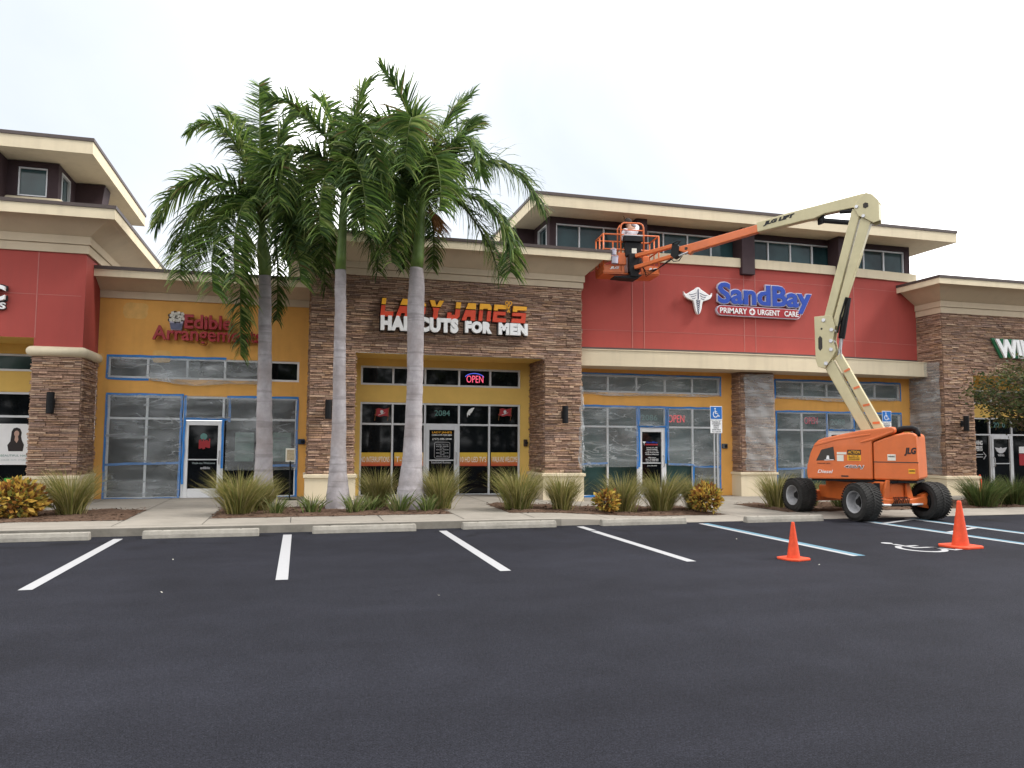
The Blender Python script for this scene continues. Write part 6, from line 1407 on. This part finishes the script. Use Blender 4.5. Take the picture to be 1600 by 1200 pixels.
for i, (x, y, s_, sz, me, lb) in enumerate((
        (-4.22, 16.75, 1.0, 1.0, 0, 'tall yellow green grass tuft beside the orange leaved shrub at the red hall pier'),
        (-5.35, 17.5, .8, .75, 1, 'smaller grass tuft behind the orange leaved shrub at the red hall'),
        (-1.12, 16.35, 1.1, .95, 1, 'wide grass tuft before the ochre shop door, beside the slim palm'),
        (-.75, 16.9, .8, .75, 2, 'short grass tuft close behind the slim palm base'),
        (1.70, 17.3, .85, .95, 2, 'grass tuft between the two bigger palm trunks'),
        (3.0, 16.75, .95, 1.02, 0, 'grass tuft just beyond the stout palm trunk, before the stone shop door'),
        (4.62, 16.3, 1.05, 1.0, 1, 'large grass tuft at the near end of the clinic bed'),
        (5.62, 16.25, .85, .92, 2, 'grass tuft under the stone pier with the peeling plastic'),
        (7.15, 16.45, .95, .98, 0, 'grass tuft right behind the small orange leaved shrub'),
        (8.2, 16.6, 1.05, 1.0, 1, 'wide grass tuft before the clinic door'),
        (9.15, 16.75, .8, .92, 2, 'grass tuft behind the larger orange leaved shrub by the sign post'),
        (11.55, 17.0, .95, .98, 0, 'grass tuft beside the rear lift wheel and wrapped pier'),
        (12.7, 17.3, .8, .75, 1, 'grass tuft seen under the lift body'), (14.3, 17.0, .8, .8, 2, 'grass tuft behind the front lift wheels'), (15.6, 17.1, .8, .85, 0, 'grass tuft beyond the lift, before the stone return'))):
    plant('grass_tuft', GA[me], lb, 'grass', GG, (x, y, walk_z(x, y)+.02), (s_*.84, s_*.84, sz), i*1.3)
for i, (x, y, s_, lb) in enumerate(((17.2, 16.3, 1.0, 'dense dark green grass clump before the end shop door'), (18.5, 16.5, 1.0, 'dense dark green grass clump cut by the picture edge at the end shop'))):
    plant('grass_tuft', GD, lb, 'grass', GG, (x, y, walk_z(x, y)+.02), (s_, s_, .92), i*2)
for i, (x, y, s_, lb) in enumerate(((-.42, 16.15, .9, 'small lily plant at the foot of the slim palm'), (.28, 16.35, 1.0, 'small lily plant beside the slender palm base, on its ochre shop side'), (1.12, 16.2, 1.0, 'small lily plant between the slender and the stout palm, near the kerb'),
        (1.45, 16.5, .9, 'small pale lily plant touching the grass between the palms'), (2.05, 16.25, 1.1, 'small lily plant directly before the stout palm trunk'), (2.62, 16.2, 1.0, 'small lily plant on the door side of the stout palm'), (13.1, 16.6, 1.0, 'low lily plant under the lift chassis'))):
    plant('lily_plant', LI[i % 2], lb, 'plant', 'low lilies in the palm bed', (x, y, walk_z(x, y)+.03), (s_, s_, s_), i*1.7)
def croton(n, r_, h, seed):
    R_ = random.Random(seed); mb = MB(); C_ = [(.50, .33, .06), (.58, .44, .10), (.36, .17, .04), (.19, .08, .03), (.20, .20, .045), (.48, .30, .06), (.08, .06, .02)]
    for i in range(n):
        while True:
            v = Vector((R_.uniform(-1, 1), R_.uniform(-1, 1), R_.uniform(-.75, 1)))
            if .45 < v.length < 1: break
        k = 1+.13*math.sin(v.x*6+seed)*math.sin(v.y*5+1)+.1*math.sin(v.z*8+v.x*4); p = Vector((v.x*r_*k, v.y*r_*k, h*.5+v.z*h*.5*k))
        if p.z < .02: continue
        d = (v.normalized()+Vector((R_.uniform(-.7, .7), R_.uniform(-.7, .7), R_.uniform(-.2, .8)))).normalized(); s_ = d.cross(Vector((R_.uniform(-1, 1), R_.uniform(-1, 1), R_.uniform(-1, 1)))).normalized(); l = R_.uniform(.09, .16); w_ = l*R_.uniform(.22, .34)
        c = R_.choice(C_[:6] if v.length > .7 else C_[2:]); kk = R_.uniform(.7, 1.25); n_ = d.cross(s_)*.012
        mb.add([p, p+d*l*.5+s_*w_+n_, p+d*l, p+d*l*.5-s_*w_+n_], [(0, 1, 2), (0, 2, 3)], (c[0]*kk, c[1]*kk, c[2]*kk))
    for i in range(14):
        a = R_.uniform(0, 2*PI); mb.tube([(0, 0, 0), (r_*.3*math.cos(a), r_*.3*math.sin(a), h*.35), (r_*.6*math.cos(a), r_*.6*math.sin(a), h*.72)], [.012, .009, .005], 5, col=(.06, .045, .03))
    return to_mesh(mb, 'croton_leaves', M['leaf'])
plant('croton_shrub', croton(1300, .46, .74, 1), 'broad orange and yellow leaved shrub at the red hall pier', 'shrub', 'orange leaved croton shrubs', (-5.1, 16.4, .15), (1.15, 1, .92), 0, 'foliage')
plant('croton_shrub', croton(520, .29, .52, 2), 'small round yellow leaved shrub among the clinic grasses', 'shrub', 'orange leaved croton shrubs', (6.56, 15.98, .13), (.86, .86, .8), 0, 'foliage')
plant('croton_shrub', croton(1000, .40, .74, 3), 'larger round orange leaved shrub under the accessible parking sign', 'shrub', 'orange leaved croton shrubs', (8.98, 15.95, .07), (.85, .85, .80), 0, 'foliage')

# ================================================================== tree at the end shop and an unseen wood added for the reflections
def leaf_tree(root, cx_, cy_, z0, hc, rx, rz, nclump, nleaf, seed, leaf, cols, rt=.11):
    R_ = random.Random(seed); t = MB(); top = Vector((cx_, cy_, hc))
    t.tube([(cx_, cy_, z0-.05), (cx_+.04, cy_, z0+(hc-z0)*.35), (cx_-.03, cy_+.03, z0+(hc-z0)*.7), tuple(top)], [rt*1.25, rt, rt*.8, rt*.5], 10)
    cl = []
    for i in range(nclump):
        while True:
            v = Vector((R_.uniform(-1, 1), R_.uniform(-1, 1), R_.uniform(-1, 1)))
            if .3 < v.length < 1: break
        p = top+Vector((v.x*rx, v.y*rx, v.z*rz+rz*.15)); cl.append(p); s_ = Vector((cx_, cy_, z0+(hc-z0)*R_.uniform(.45, .95)))
        t.tube([s_, s_.lerp(p, .5)+Vector((0, 0, .12*rz)), p], [rt*.32, rt*.18, rt*.06], 5)
    t.build('trunk', M['bark'], root)
    lf = MB()
    for p in cl:
        cr_ = R_.uniform(.14, .30)*rx; tone = R_.uniform(.75, 1.25)
        for k in range(nleaf):
            q = p+Vector((R_.gauss(0, .5)*cr_, R_.gauss(0, .5)*cr_, R_.gauss(0, .38)*cr_)); d = Vector((R_.uniform(-1, 1), R_.uniform(-1, 1), R_.uniform(-.8, .3))).normalized(); s_ = d.cross(Vector((R_.uniform(-1, 1), R_.uniform(-1, 1), R_.uniform(-1, 1)))).normalized(); l = leaf*R_.uniform(.7, 1.3)
            c = R_.choice(cols); kk = R_.uniform(.75, 1.25)*tone; lf.add([q, q+d*l*.45+s_*l*.24, q+d*l, q+d*l*.45-s_*l*.24], [(0, 1, 2, 3)], (c[0]*kk, c[1]*kk, c[2]*kk))
    lf.build('crown', M['leaf'], root, fix=False)
TR = empty('oak_tree', (20.75, 16.9, .03), 'small leafy tree whose thin branches hang before the end shop', 'tree')
leaf_tree(TR, 20.75, 16.9, .03, 2.92, 2.1, .98, 130, 60, 4, .125, [(.055, .08, .025), (.08, .09, .03), (.11, .10, .04), (.04, .06, .02), (.13, .09, .05)])
# unseen wood added behind the camera to darken what the glass reflects
R_ = random.Random(77); wd = MB(); tk = MB()
for i in range(92):
    x = -95+(i % 46)*4.6+R_.uniform(-1, 1); y = (-44 if i < 46 else -54)+R_.uniform(-3, 3); h = R_.uniform(10, 15)+(5 if i > 45 else 0)
    tk.tube([(x, y, -.1), (x+.2, y, h*.6)], [.28, .16], 6)
    for k in range(260):
        v = Vector((R_.gauss(0, .45), R_.gauss(0, .45), R_.gauss(0, .42))); p = Vector((x+v.x*3.6, y+v.y*3.2, h*.48+v.z*h*.55)); d = Vector((R_.uniform(-1, 1), R_.uniform(-1, 1), R_.uniform(-.6, .6))).normalized(); s_ = d.cross(Vector((0, .3, 1))).normalized(); l = R_.uniform(.9, 1.8); c = tuple(q*.5 for q in R_.choice(GREENS)); 
        if p.z > .2: wd.add([p, p+d*l*.5+s_*l*.4, p+d*l, p+d*l*.5-s_*l*.4], [(0, 1, 2, 3)], c)
n0 = len(wd.v); wd.v += tk.v; wd.f += [[i+n0 for i in f] for f in tk.f]; wd.c += [(.05, .04, .03)]*len(tk.f)
o = wd.build('reflection_woods', M['leaf'], None, fix=False); o['kind'] = 'stuff'

# scraps on the asphalt
mb = MB(); R_ = random.Random(5)
for x, y in [tuple(at(px, py, z=0))[:2] for px, py in ((267, 876), (262, 926), (680, 930), (1152, 843), (1285, 884))]:
    for k in range(1):
        a = R_.uniform(0, PI); l = R_.uniform(.012, .03); X_, Y_ = x+R_.uniform(-.05, .05), y+R_.uniform(-.05, .05); mb.quad((X_, Y_, .006), (X_+l*math.cos(a), Y_+l*math.sin(a), .012), (X_+l*math.cos(a)-.012*math.sin(a), Y_+l*math.sin(a)+.012*math.cos(a), .014), (X_-.012*math.sin(a), Y_+.012*math.cos(a), .006))
o = mb.build('litter', M['paper'], None, fix=False); o['kind'] = 'stuff'
